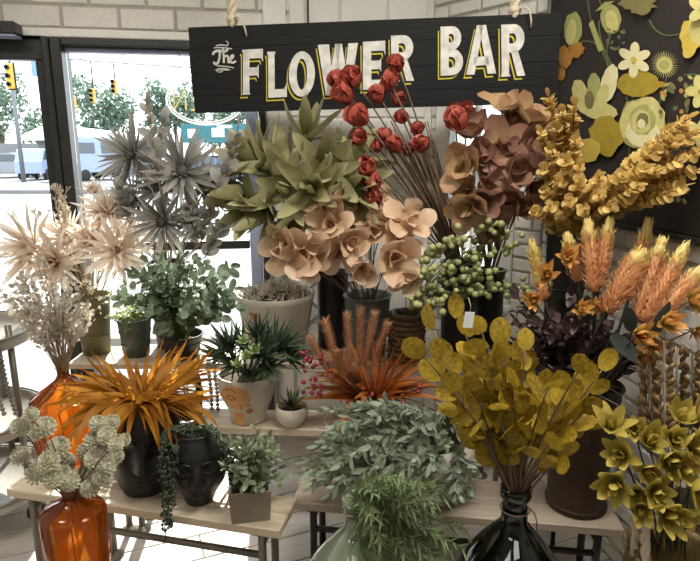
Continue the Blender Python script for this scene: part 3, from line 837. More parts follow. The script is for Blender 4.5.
rope(515, 15, 'twisted pale rope holding the right end of the black sign')

# neon oval OPEN sign hung in the window, read from the street side
M_neonw = glow('neon_white', (1, 1, .97, 1), 1.5); M_neony = glow('neon_yellow', (1, .78, .12, 1), 1.0)
NEO = thing('neon_sign', 'oval white neon sign with yellow letters hung in the window', 'neon sign', MW @ Vector((pw(205, 124).x, -.04, pw(205, 124).z)))
nc = pw(206, 101); nrx = abs(pw(206, 101).x - pw(168, 101).x); nrz = abs(pw(206, 101).z - pw(206, 125).z)
ol = obj('oval_tube', MB().tube([(nc.x + nrx * math.cos(k / 48 * 2 * PI), -.05, nc.z + nrz * math.sin(k / 48 * 2 * PI)) for k in range(48)], .0045, 6, closed=True).mesh('oval_tube', M_neonw), NEO, MW)
obj('oval_tube', MB().tube([(nc.x + nrx * .93 * math.cos(k / 48 * 2 * PI), -.05, nc.z + nrz * .9 * math.sin(k / 48 * 2 * PI)) for k in range(48)], .003, 6, closed=True).mesh('oval_tube', M_neonw), NEO, MW)
def nlet(strokes, k):
    cx = nc.x + nrx * (.66 - .44 * k); w, h = nrx * .30, nrz * .8
    mb = MB()
    for st in strokes: mb.tube([(cx - (x - .5) * w, -.05, nc.z + (y - .5) * h) for x, y in st], .0045, 6)
    obj('letter_tube', mb.mesh('letter_tube', M_neony), NEO, MW)
nlet([arc(.5, .5, .5, .5, 0, 360, 16)], 0)
nlet([[(0, 0), (0, 1), (.7, 1), (1, .8), (.7, .5), (0, .5)]], 1)
nlet([[(1, 0), (0, 0), (0, 1), (1, 1)], [(0, .5), (.8, .5)]], 2)
nlet([[(0, 0), (0, 1), (1, 0), (1, 1)]], 3)
for sx in (-.6, .6):
    obj('chain', MB().tube([(nc.x + nrx * sx, -.045, nc.z + nrz * .8), (nc.x + nrx * sx, -.045, z_gtop)], .002, 4).mesh('chain', M_steel), NEO, MW)

# ================================================================== painting on the side wall
PD = .045
M_canvas = solid('canvas_dark_umber', C('1f1a17'), C('2c2521'), rough=.7, scale=3, amount=1.4, bump=.1, bscale=60)
M_cedge = solid('canvas_edge_grey', C('6e675f'), C('7c756c'), rough=.8)
MP = MS @ Matrix.Translation((0, -.025 - PD, 0))
def pp(px, py):
    p = MP.inverted() @ onplane(px, py, MP.translation, MP.to_3x3() @ Vector((0, 1, 0))); return (p.x, p.z)
px0 = .05; px1 = 1.25; pz0 = pp(690, 236)[1]; pz1 = 2.45
ptg = thing('botanical_painting', 'large dark canvas painted with pale yellow flowers on the brick wall', 'painting', MP @ Vector(((px0 + px1) / 2, 0, pz0)))
obj('canvas', MB().bbox(((px0 + px1) / 2, PD / 2 - .001, (pz0 + pz1) / 2), (px1 - px0 - .004, PD, pz1 - pz0 - .004), .002).mesh('canvas', M_canvas, False), ptg, MP)
obj('frame_edge', MB().bbox((px0 - .012, PD / 2, (pz0 + pz1) / 2), (.022, PD + .012, pz1 - pz0 + .03), .003).mesh('frame_edge', M_cedge, False), ptg, MP)
obj('frame_edge', MB().bbox(((px0 + px1) / 2 + .001, PD / 2, pz0 - .010), (px1 - px0 - .004, PD + .01, .018), .003).mesh('frame_edge', M_canvas, False), ptg, MP)
PC = {k: solid('print_' + k, C(a), C(b), rough=.75, scale=40, amount=1.5) for k, a, b in (
    ('cream', 'cfc592', 'e0d8ae'), ('paleyellow', 'b5ac62', 'cdc484'), ('lime', '8f9150', 'aaa868'), ('ochre', '8e7a1f', 'a8922c'), ('orange', '9c6a22', 'b58232'), ('green', '4b5230', '666b42'), ('gold', 'b79c3a', 'cdb450'), ('khaki', '6a6238', '7d7548'))}  # last entry: dull olive brown print colour for petals and leaves
LAY = [0]
def pr(polys, key, name='painted_flower', par=None):
    LAY[0] += 1
    y = -.0003 * LAY[0] - .001
    mb = MB()
    for pg in polys: mb.prism([pp(*p) for p in pg], y, y + .0008)
    return obj(name, mb.mesh(name, PC[key], False), par or ptg, MP)
def ell(cx, cy, rx, ry, ang=0, n=28, wob=0, seed=0):
    rg = random.Random(seed); o = []
    for k in range(n):
        a = 2 * PI * k / n; f = 1 + rg.uniform(-wob, wob)
        x, y = rx * math.cos(a) * f, ry * math.sin(a) * f
        o.append((cx + x * math.cos(R(ang)) - y * math.sin(R(ang)), cy + x * math.sin(R(ang)) + y * math.cos(R(ang))))
    return o
def pst_(a, b, c, w=1.4, key='green'):
    pr(stroke(qb(a, b, c, 8), w), key, 'painted_stem')
for a, b, c in (((588, 0), (592, 45), (622, 85)), ((622, 85), (635, 110), (628, 165)), ((574, 45), (600, 30), (612, 70)), ((612, 34), (600, 60), (615, 80)), ((636, 75), (632, 100), (630, 150)), ((667, 78), (660, 110), (640, 150)), ((690, 30), (660, 45), (650, 20)), ((605, 12), (598, 0), (600, -10)), ((600, 20), (598, 45), (618, 72)), ((685, 75), (700, 72), (710, 80))):
    pst_(a, b, c)
pr([ell(574, 29, 9, 17, 4, wob=.06, seed=1)], 'lime'); pr([ell(572, 32, 5, 13, 8)], 'paleyellow')
pr([ell(612, 19, 10, 15, -6, wob=.05, seed=2)], 'lime'); pr([ell(613, 21, 6, 11, -8)], 'paleyellow')
pr([[(596, 12), (606, 2), (616, 1), (606, 8)]], 'lime', 'painted_leaf'); pr([[(590, 24), (594, 20), (605, 50), (600, 52)]], 'lime', 'painted_leaf')
pr([ell(565, 58, 9, 12, 20, wob=.2, seed=3), ell(578, 50, 8, 7, 0, wob=.2, seed=4), ell(560, 72, 6, 9, 0, wob=.2, seed=5)], 'orange')
pr([ell(640, 84, 21, 13, 0, 24, .06, 6)], 'ochre')
for k in range(6):
    a = R(90 + k * 60 + 4)
    pr([ell(636 + 10 * math.cos(a), 60 + 10.5 * math.sin(a), 7.6, 4.6, math.degrees(a))], 'cream', 'painted_petal')
pr([ell(636, 60, 3, 3)], 'gold')
pr([ell(667, 65, 8, 8)] + [[(667 + 6 * math.cos(k * .2), 65 + 6 * math.sin(k * .2)), (667 + 14.5 * math.cos(k * .2 + .05), 65 + 13.5 * math.sin(k * .2 + .05)), (667 + 6 * math.cos(k * .2 + .14), 65 + 6 * math.sin(k * .2 + .14))] for k in range(31)], 'paleyellow'); pr([ell(667, 65, 5, 5)], 'lime')
for (cx, cy, rx, ry, an, key) in ((583, 96, 8, 17, -14, 'paleyellow'), (611, 84, 8, 20, 14, 'cream'), (597, 90, 7, 17, -4, 'lime'), (600, 110, 20, 9, 12, 'paleyellow'), (605, 96, 6, 12, 20, 'paleyellow'), (592, 100, 5, 9, 0, 'khaki')):
    pr([ell(cx, cy, rx, ry, an, wob=.05, seed=int(cx))], key, 'painted_petal')
for k, (cx, cy, rx, ry, an, key) in enumerate(((645, 123, 23, 26, 10, 'lime'), (637, 120, 14, 20, 20, 'paleyellow'), (653, 117, 15, 20, -16, 'paleyellow'), (645, 133, 17, 14, 0, 'cream'), (646, 120, 13, 15, 8, 'lime'), (644, 122, 10, 12, 0, 'paleyellow'), (646, 121, 6, 8, 15, 'khaki'), (645, 124, 4, 5, 0, 'cream'))):
    pr([ell(cx, cy, rx, ry, an, 18, .07, k + 20)], key, 'painted_petal')
pr([ell(609, 136, 17, 20, 0, 20, .1, 40)], 'ochre'); pr([ell(590, 150, 14, 12, 0, 20, .1, 41)], 'gold')
pr([ell(697, 34, 14, 17, 10, 18, .15, 42)], 'gold'); pr([ell(700, 32, 7, 13, -10)], 'paleyellow'); pr([ell(694, 50, 6, 9, 30)], 'gold')
pr([ell(643, 4, 18, 10, 0, 22, .3, 43)], 'khaki')
for k in range(22):
    x, y = rnd.uniform(665, 699), rnd.uniform(76, 112)
    pr([ell(x, y, rnd.uniform(2, 5), rnd.uniform(1.5, 3), rnd.uniform(0, 180), 10)], rnd.choice(('green', 'lime', 'khaki', 'orange')), 'painted_leaf')
for k in range(14):
    x, y = rnd.uniform(612, 632), rnd.uniform(28, 52)
    pr([ell(x, y, 2.4, 1.2, rnd.uniform(0, 180), 8)], rnd.choice(('green', 'khaki')), 'painted_leaf')
for k in range(10):
    x, y = rnd.uniform(660, 699), rnd.uniform(185, 205)
    pr([ell(x, y, rnd.uniform(2, 5), rnd.uniform(1.5, 3), rnd.uniform(0, 180), 10)], rnd.choice(('green', 'lime')), 'painted_leaf')
for k in range(9):                 # the canvas goes on past the picture's edge
    x, y = 712 + (k % 3) * 22, 10 + (k // 3) * 62 + (k % 2) * 20
    key = ('paleyellow', 'cream', 'gold')[k % 3]
    for j in range(5):
        a = R(j * 72 + k * 13); pr([ell(x + 8 * math.cos(a), y + 9 * math.sin(a), 8, 5, math.degrees(a))], key, 'painted_petal')
    pr([ell(x, y, 3, 3)], 'ochre')
# grey diamond trellis leaning on the panelling
trl = MW @ Vector((pw(320, 250).x, -.05, ZR))
tx0, tx1, tz0, tz1 = pw(272, 260).x, pw(368, 260).x, pw(300, 350).z, pw(300, 215).z
tre = thing('lattice_trellis', 'grey diamond lattice trellis against the white panelling behind the pots', 'trellis', MW @ Vector(((tx0 + tx1) / 2, -.06, tz0)))
M_slat = solid('grey_slat', C('77746c'), C('8a877e'), rough=.7)
W_, H_ = tx1 - tx0, tz1 - tz0; stp = .2
for sgn, yy in ((1, -.05), (-1, -.06)):
    k = -H_
    while k < W_:
        # line x = k + t (or mirrored), clipped to the rectangle
        a_, b_ = max(k, 0), min(k + H_, W_)
        if b_ - a_ > .03:
            P0, P1 = (a_, a_ - k), (b_, b_ - k)
            if sgn < 0: P0, P1 = (W_ - P0[0], P0[1]), (W_ - P1[0], P1[1])
            dx, dz = P1[0] - P0[0], P1[1] - P0[1]; L_ = math.hypot(dx, dz)
            obj('slat', MB().bbox((0, 0, 0), (L_, .008, .016), .002).mesh('slat', M_slat, False), tre, MW @ Matrix.Translation((tx0 + (P0[0] + P1[0]) / 2, yy, tz0 + (P0[1] + P1[1]) / 2)) @ Matrix.Rotation(-math.atan2(dz, dx), 4, 'Y'))
        k += stp
for x in (tx0, tx1): obj('stile', MB().bbox((x, -.03, tz0 / 2 + tz1 / 2), (.022, .024, tz1), .003).mesh('stile', M_slat, False), tre, MW @ Matrix.Translation((0, -.03, -(tz0 + tz1) / 2 + tz1 / 2 )))

# ================================================================== containers
M_amber = glassy('amber_glass', (1.0, .84, .50, 1), gloss=1, diffuse=(1.0, .42, .06, 1), dmix=.38)
M_ambl = solid('amber_ribs', C('6b2c0c'), C('8a3d12'), rough=.3)
M_dkglass = glassy('bottle_green_glass', (.13, .22, .14, 1), gloss=1, diffuse=(.05, .12, .06, 1), dmix=.15, ior=1.6)
M_paleglass = glassy('pale_green_glass', (.95, .98, .92, 1), gloss=1, diffuse=(.92, 1.0, .86, 1), dmix=.6)
M_clear = glassy('clear_glass', (.93, .95, .93, 1), gloss=1)
M_blackc = solid('matte_black_ceramic', C('151414'), C('1e1c1c'), rough=.36, scale=10, spec=.5)
M_blackm = solid('black_tin', C('1b1918'), C('2a2725'), rough=.45, scale=10)
M_rust = solid('brown_rusted_tin', C('33261c'), C('4a382a'), rough=.5, scale=9, amount=1.5, metal=.35, bump=.15, bscale=30)
M_olive = solid('olive_tin', C('6e6a4b'), C('7c7857'), rough=.55, scale=7)
M_galv = solid('galvanised_tin', C('5d6460'), C('7c837e'), rough=.45, scale=14, amount=1.6, metal=.5)
M_ceram = solid('cream_ceramic', C('c9c0ae'), C('d8d0bf'), rough=.5, scale=9)
M_terra = solid('terracotta_paint', C('b5643c'), C('c4744a'), rough=.6, scale=20)
M_apric = solid('apricot_paint', C('d59a5c'), C('dda86c'), rough=.6, scale=20)
M_line = solid('black_brush_line', C('2a2623'), rough=.6)
M_concrete = solid('concrete', C('a39a8a'), C('b7ae9e'), rough=.85, scale=14, bump=.3, bscale=50)
M_tan = solid('tan_clay', C('7d7262'), C('93887a'), rough=.8, scale=10, bump=.2, bscale=40)
M_soil = solid('soil_moss', C('3a3026'), C('5a4c3c'), rough=1, scale=30, bump=1, bscale=60)
M_wicker = solid('dark_wicker', C('463726'), C('66523a'), rough=.8, scale=40, objrand=True)
def pot(name, label, base, r_out, mat, cat='pot', n=40, fill=True, wall=.007, group=None, rim=None, sx=1, sy=1):
    """r_out: outer profile [(r, z)...] from the foot up; gets an inner wall, a floor and soil"""
    t = thing(name, label, cat, base, group)
    z_b = r_out[0][1]
    inner = [(max(r - wall, .002), z) for r, z in reversed(r_out) if z > z_b + wall]
    prof = [(0, z_b)] + list(r_out) + inner + [(0, z_b + wall)]
    obj('body', MB().lathe(prof, n, base, sx, sy).mesh('body', mat), t)
    rt, zt = r_out[-1]
    if fill:
        rr = rt - wall - .001; zz = zt - .03
        for (ra, za), (rb, zb2) in zip(r_out, r_out[1:]):
            if za <= zz <= zb2 and zb2 > za: rr = ra + (rb - ra) * (zz - za) / (zb2 - za) - wall - .001
        obj('filling', MB().lathe([(0, zz - .01), (rr, zz - .01), (rr * .98, zz), (rr * .5, zz + .006), (0, zz + .008)], 24, base, sx, sy).mesh('filling', M_soil), t)
    if rim:
        obj('rim', MB().tube([base + Vector((math.cos(k / 36 * 2 * PI) * rt * sx, math.sin(k / 36 * 2 * PI) * rt * sy, zt)) for k in range(36)], rim, 6, closed=True).mesh('rim', mat), t)
    return t
def rad(wpx, d, py=320): return wpx * mpp(d, py) / 2
def rings_on(t, base, r, zs, mat, th=.003, name='band'):
    for z in zs:
        obj(name, MB().tube([base + Vector((math.cos(k / 36 * 2 * PI) * r(z), math.sin(k / 36 * 2 * PI) * r(z), z)) for k in range(36)], th, 6, closed=True).mesh(name, mat), t)
MOUTH = {}
# --- rear row on the console table
def tin(key, name, label, px, d, wpx, py_rim, mat, taper=.78, bands=2, z=ZR, sup=None):
    b = stand(px, d, z); h = zpx(py_rim, d) - z; r = rad(wpx, d, py_rim)
    rf = lambda q: r * (taper + (1 - taper) * q / h)
    t = pot(name, label, b, [(rf(0), 0), (rf(h * .5), h * .5), (rf(h) , h - .012), (rf(h) + .004, h - .006), (rf(h) + .004, h)], mat, 'bucket', rim=.004)
    rings_on(t, b, lambda q: rf(q) + .001, [h * (k + 1) / (bands + 1) for k in range(bands)], mat)
    MOUTH[key] = b + Vector((0, 0, h)); return t
tin('dahlia', 'olive_bucket', 'olive green tin bucket holding the blush dahlias', 97, 2.38, 34, 295, M_olive)
tin('sprig', 'grey_pot', 'grey tin pot with pale green sprigs left of the eucalyptus', 137, 2.35, 32, 318, M_galv)
tin('protea', 'grey_vase', 'tall dull vase behind the eucalyptus holding silver proteas', 172, 2.48, 36, 262, M_blackm, .8)
tin('euca', 'dark_pot', 'dark tin pot under the rounded eucalyptus leaves', 183, 2.33, 40, 334, M_blackm)
tin('olive', 'tall_black_vase', 'tall black vase between the white planter and the tin pot', 333, 2.48, 32, 272, M_blackm, .95, 0)
tin('peach', 'galvanised_pot', 'galvanised tin pot holding the peach flowers', 367, 2.34, 46, 295, M_galv, .8)
tin('rose', 'slim_black_vase', 'tall slim black vase holding the red roses', 457, 2.37, 38, 262, M_blackm, .9, 0)
tin('hydra', 'round_black_vase', 'tall black vase under the brown hydrangea petals', 486, 2.49, 30, 270, M_blackm, .95, 0)
tin('gold', 'black_bucket', 'black tin bucket holding golden eucalyptus on the iron stand', 560, 2.12, 42, 233, M_blackm, .8, 1, z=.85)
# brown bucket on the low bench
bq = onz(575, 503, Z2)
hb = zpx(384, bq.y) - Z2; rb_ = rad(61, bq.y, 450)
t = pot('rusty_bucket', 'tall brown rusted tin bucket under the dark burgundy leaves', bq, [(rb_ * .90, 0), (rb_ * .97, .006), (rb_ * .93, .014), (rb_ * .95, hb * .5), (rb_ * 1.05, hb - .015), (rb_ * 1.1, hb)], M_rust, 'bucket', rim=.005)
rings_on(t, bq, lambda q: rb_ * (.93 + .12 * q / hb) + .001, [.02, hb * .86], M_rust, .004)
for s_ in (-1, 1): obj('handle_lug', MB().bbox((bq.x + s_ * rb_ * 1.08, bq.y, Z2 + hb * .9), (.014, .03, .045), .004).mesh('handle_lug', M_rust, False), t)
MOUTH['burg'] = bq + Vector((0, 0, hb))
# wicker vase
bw = stand(406, 2.30, ZR); hw = zpx(312, 2.30) - ZR; rw_ = rad(34, 2.30, 330)
t = thing('wicker_vase', 'small dark woven wicker vase under the green berries', 'basket', bw)
obj('liner', MB().lathe([(0, .002), (rw_ * .86, .002), (rw_ * .86, hw), (rw_ * .78, hw), (rw_ * .78, .01), (0, .01)], 24, bw).mesh('liner', M_blackm), t)
for k in range(9):
    zz = hw * (k + .5) / 9
    pts = [bw + Vector((math.cos(a) * (rw_ * .93 + .004 * math.sin(a * 9 + k * PI)), math.sin(a) * (rw_ * .93 + .004 * math.sin(a * 9 + k * PI)), zz)) for a in [i / 54 * 2 * PI for i in range(54)]]
    obj('weave', MB().tube(pts, hw / 16, 6, closed=True).mesh('weave', M_wicker), t)
MOUTH['berry'] = bw + Vector((0, 0, hw))
# big white planter with painted eye
d_ = 2.385; bp = stand(277, d_, ZR); hp = zpx(292, d_) - ZR; rp = rad(79, d_, 292)
PPROF = [(rp * .66, 0), (rp * .70, .004), (rp * .84, hp * .45), (rp * .97, hp * .9), (rp, hp)]
def rprof(prof, z):
    for (ra, za), (rb, zb2) in zip(prof, prof[1:]):
        if za <= z <= zb2: return ra + (rb - ra) * (z - za) / max(zb2 - za, 1e-6)
    return prof[-1][0]
t = pot('white_planter', 'large off white planter with a painted terracotta face and dried moss', bp, PPROF, M_ceram, 'planter', wall=.009)
def on_surf(base, prof, th, z, off=.0012):
    r = rprof(prof, z) + off
    return base + Vector((r * math.sin(th), -r * math.cos(th), z))
def patch(parent, base, prof, inside, t0, t1, z0, z1, mat, name, n=26, off=.0012):
    """thin coat of paint that follows the pot wall"""
    V, Fc, idx = [], [], {}
    for i in range(n):
        for j in range(n):
            ta, tb = t0 + (t1 - t0) * i / n, t0 + (t1 - t0) * (i + 1) / n; za, zb2 = z0 + (z1 - z0) * j / n, z0 + (z1 - z0) * (j + 1) / n
            if inside((ta + tb) / 2, (za + zb2) / 2):
                qd = []
                for th, z in ((ta, za), (tb, za), (tb, zb2), (ta, zb2)):
                    key = (round(th, 5), round(z, 5))
                    if key not in idx: idx[key] = len(V); V.append(on_surf(base, prof, th, z, off))
                    qd.append(idx[key])
                Fc.append(tuple(qd))
    return obj(name, MB().add(V, Fc).mesh(name, mat), parent)
def sline(parent, base, prof, pts, r=.0014, name='painted_line'):
    return obj(name, MB().tube([on_surf(base, prof, th, z, .001) for th, z in pts], r, 5).mesh(name, M_line), parent)
patch(t, bp, PPROF, lambda a, z: True, -.62, -.26, hp * .12, hp * .80, M_terra, 'painted_patch', 8)
sline(t, bp, PPROF, [(-.72 + .5 * k / 8, hp * (.58 + .16 * math.sin(k / 8 * PI))) for k in range(9)])
sline(t, bp, PPROF, [(-.68 + .42 * k / 8, hp * (.46 + .12 * math.sin(k / 8 * PI))) for k in range(9)])
sline(t, bp, PPROF, [(-.68 + .42 * k / 8, hp * (.46 - .08 * math.sin(k / 8 * PI))) for k in range(9)])
obj('painted_pupil', MB().ball(on_surf(bp, PPROF, -.47, hp * .46, 0), .008, 10, 8, (1, .2, 1)).mesh('painted_pupil', M_line), t)
M_dry = leafy('dried_moss', C('e8e0d4'), C('b5a591'), trans=.3, scale=6)
mb = MB(); rg = random.Random(5)
for k in range(420):
    a, q = rg.uniform(0, 6.28), math.sqrt(rg.random()) * rp * .86
    p = bp + Vector((q * math.cos(a), q * math.sin(a), hp - .03 + .06 * (1 - q / rp) + rg.uniform(0, .012)))
    mb.leaf(frame(p, Vector((rg.uniform(-1, 1), rg.uniform(-1, 1), rg.uniform(-.1, .7))), s=rg.uniform(.02, .05)), L=1, Wd=.3, n=4, prof='strap', bend=rg.uniform(-1.5, 2.5))
dm = tag(stuff(obj('dried_moss', mb.mesh('dried_moss', M_dry))), 'pale dried moss and husks heaped in the large white planter', 'moss')
# painted face pot
bf = onz(249, 418, Z3); hf = zpx(372, bf.y) - Z3; rf_ = rad(59, bf.y, 380)
FPROF = [(rf_ * .58, 0), (rf_ * .62, .004), (rf_ * .63, hf * .18), (rf_ * .74, hf * .34), (rf_ * .95, hf * .62), (rf_ * .99, hf * .8), (rf_, hf)]
t = pot('face_pot', 'cream footed pot painted with an apricot face and black lines', bf, FPROF, M_ceram, 'pot')
patch(t, bf, FPROF, lambda a, z: ((a + .30) / .58) ** 2 + ((z - hf * .66) / (hf * .27)) ** 2 < 1, -.9, .3, hf * .36, hf * .96, M_apric, 'painted_patch')
patch(t, bf, FPROF, lambda a, z: True, -.62, .0, .004, hf * .32, M_apric, 'painted_neck', 8)
sline(t, bf, FPROF, [(-.62 + .4 * k / 8, hf * (.80 + .06 * math.sin(k / 8 * PI))) for k in range(9)])
sline(t, bf, FPROF, [(-.58 + .34 * k / 8, hf * (.68 + .05 * math.sin(k / 8 * PI))) for k in range(9)])
sline(t, bf, FPROF, [(-.58 + .34 * k / 8, hf * (.68 - .05 * math.sin(k / 8 * PI))) for k in range(9)])
sline(t, bf, FPROF, [(-.16, hf * .66), (-.10, hf * .50), (-.06, hf * .44), (-.16, hf * .41)])
sline(t, bf, FPROF, [(.10 + .2 * k / 6, hf * (.52 + .03 * math.sin(k / 6 * PI * 2))) for k in range(7)])
patch(t, bf, FPROF, lambda a, z: ((a - .22) / .14) ** 2 + ((z - hf * .36) / (hf * .06)) ** 2 < 1, .05, .4, hf * .28, hf * .44, M_terra, 'painted_lips', 10, .002)
MOUTH['aloe'] = bf + Vector((0, 0, hf - .03))
bs_ = onz(292, 424, Z3); hs_ = zpx(405, bs_.y) - Z3; rs_ = rad(33, bs_.y, 410)
pot('small_white_pot', 'small round off white pot with a striped aloe', bs_, [(rs_ * .6, 0), (rs_ * .95, hs_ * .4), (rs_, hs_ * .7), (rs_ * .92, hs_)], M_ceram, 'pot', wall=.005)
MOUTH['saloe'] = bs_ + Vector((0, 0, hs_ - .02))
# rust arrangement pot
br = onz(374, 424, Z3); hr = zpx(398, br.y) - Z3; rr_ = rad(48, br.y, 410)
pot('dark_bowl', 'dark bowl under the rust coloured foxtail arrangement', br, [(rr_ * .7, 0), (rr_ * .92, hr * .5), (rr_, hr)], M_blackm, 'bowl', wall=.006)
MOUTH['rust'] = br + Vector((0, 0, hr - .02))
# square concrete pot
bk = onz(251, 511, Z1); kw = 41 * mpp(bk.y, 500); kh = zpx(482, bk.y) - Z1
t = thing('square_pot', 'small square concrete pot at the right end of the plank bench', 'pot', bk)
MK = Matrix.Translation(bk) @ Matrix.Rotation(R(10), 4, 'Z')
w2 = kw / 2; V = []
for (q_, z) in ((w2 * .9, 0), (w2, kh), (w2 - .008, kh), (w2 - .010, .01)):
    V += [(-q_, -q_, z), (q_, -q_, z), (q_, q_, z), (-q_, q_, z)]
Fc = [(3, 2, 1, 0), (12, 13, 14, 15)]
for r_ in range(3):
    for k in range(4): Fc.append((r_ * 4 + k, r_ * 4 + (k + 1) % 4, r_ * 4 + 4 + (k + 1) % 4, r_ * 4 + 4 + k))
obj('body', MB().add(V, Fc).mesh('body', M_tan, False), t, MK)
obj('filling', MB().box((0, 0, kh - .02), (kw - .022, kw - .022, .008)).mesh('filling', M_soil, False), t, MK)
MOUTH['square'] = bk + Vector((0, 0, kh - .016))
# beige bowl for the sage plant
bo = onz(424, 492, Z2); ro = rad(104, bo.y, 450); ho = zpx(432, bo.y) - Z2
pot('round_planter', 'big round beige planter under the sage green foliage', bo, [(ro * .55, 0), (ro * .86, ho * .3), (ro, ho * .6), (ro * .98, ho * .85), (ro * .9, ho)], M_concrete, 'planter', wall=.01)
MOUTH['sage'] = bo + Vector((0, 0, ho - .03))
# --- glass jugs
def jug(name, label, base, prof, mat, ribs=None, wall=.004, cat='bottle', nrib=8, neckring=None):
    t = thing(name, label, cat, base)
    full = [(0, .003)] + [(prof[0][0], 0)] + prof[1:] + [(max(r - wall, .004), z) for r, z in reversed(prof[1:])] + [(0, prof[0][1] + .012)]
    obj('glass', MB().lathe(full, 40, base).mesh('glass', mat), t)
    if ribs:
        for k in range(nrib):
            a = 2 * PI * k / nrib + .2
            pts = [base + Vector(((r + .001) * math.cos(a + .25 * math.sin(z * 20)), (r + .001) * math.sin(a + .25 * math.sin(z * 20)), z)) for r, z in prof if r > 0]
            obj('rib', MB().tube(pts, .0022, 5).mesh('rib', ribs), t)
    r, z = prof[-1]
    obj('lip', MB().tube([base + Vector((r * math.cos(k / 24 * 2 * PI), r * math.sin(k / 24 * 2 * PI), z - .004)) for k in range(24)], .005, 6, closed=True).mesh('lip', mat), t)
    if neckring:
        rings_on(t, base, lambda q: neckring[0], [neckring[1]], M_steel, .002, 'wire')
        obj('bail', MB().tube(bez(base + Vector((neckring[0], 0, neckring[1])), base + Vector((neckring[0] * 1.6, -.01, neckring[1] - .01)), base + Vector((neckring[0] * 1.5, -.02, neckring[1] - .06)), 6), .0018, 5).mesh('bail', M_steel), t)
    return t
def jugprof(r, h, rn, sh=.62, hn=.80):
    p = [(r * .88, 0), (r * .97, h * .04), (r, h * .14), (r, h * sh * .8)]
    for k in range(1, 7):
        u = k / 6; p.append((rn + (r - rn) * (1 - u * u * (3 - 2 * u)) , h * (sh * .8 + (hn - sh * .8) * u)))
    return p + [(rn * .95, h * .9), (rn * 1.05, h * .97), (rn * 1.15, h)]
ba = Vector((stand(75, 2.045, .30).x, 2.045, .30)); ha = zpx(366, 2.045) - .30; ra_ = rad(66, 2.045, 420)
jug('amber_bottle', 'tall amber glass bottle holding the white berry spray', ba, jugprof(ra_, ha, .018, .88, .93), M_amber, M_ambl)
MOUTH['spray'] = ba + Vector((0, 0, ha))
ba2 = stand(86, 1.36, ZF); ha2 = zpx(489, 1.36) - ZF; ra2 = rad(60, 1.36, 540)
jug('amber_jug', 'amber glass jug at the bottom edge holding white cone flowers', ba2, jugprof(ra2, ha2, .017, 1.06, .945), M_amber, M_ambl)
MOUTH['cone'] = ba2 + Vector((0, 0, ha2))
bd_ = stand(506, 1.33, ZF); hd_ = zpx(486, 1.33) - ZF; rd_ = .150
def demi(r, h, rn, b=.55):
    p = [(r * .6, 0), (r * .85, h * .06), (r * .98, h * .2), (r, h * .32)]
    for k in range(1, 9):
        u = k / 8; p.append((rn + (r - rn) * math.cos(u * PI / 2) ** .9 * (1 - .25 * u * u), h * (.32 + .46 * u)))
    return p + [(rn, h * .82), (rn * .94, h * .92), (rn * 1.18, h * .94), (rn * 1.18, h * .98), (rn * 1.05, h)]
jug('dark_demijohn', 'big dark green glass demijohn holding the golden leaf branches', bd_, demi(rd_, hd_, .034), M_dkglass, neckring=(.037, hd_ * .86))
MOUTH['lun'] = bd_ + Vector((0, 0, hd_))
bg_ = stand(352, 1.36, ZF); hg_ = zpx(497, 1.36) - ZF
jug('pale_demijohn', 'pale green glass jug at the bottom centre with stems showing inside', bg_, demi(.135, hg_, .022), M_paleglass, neckring=(.026, hg_ * .9))
MOUTH['fern'] = bg_ + Vector((0, 0, hg_))
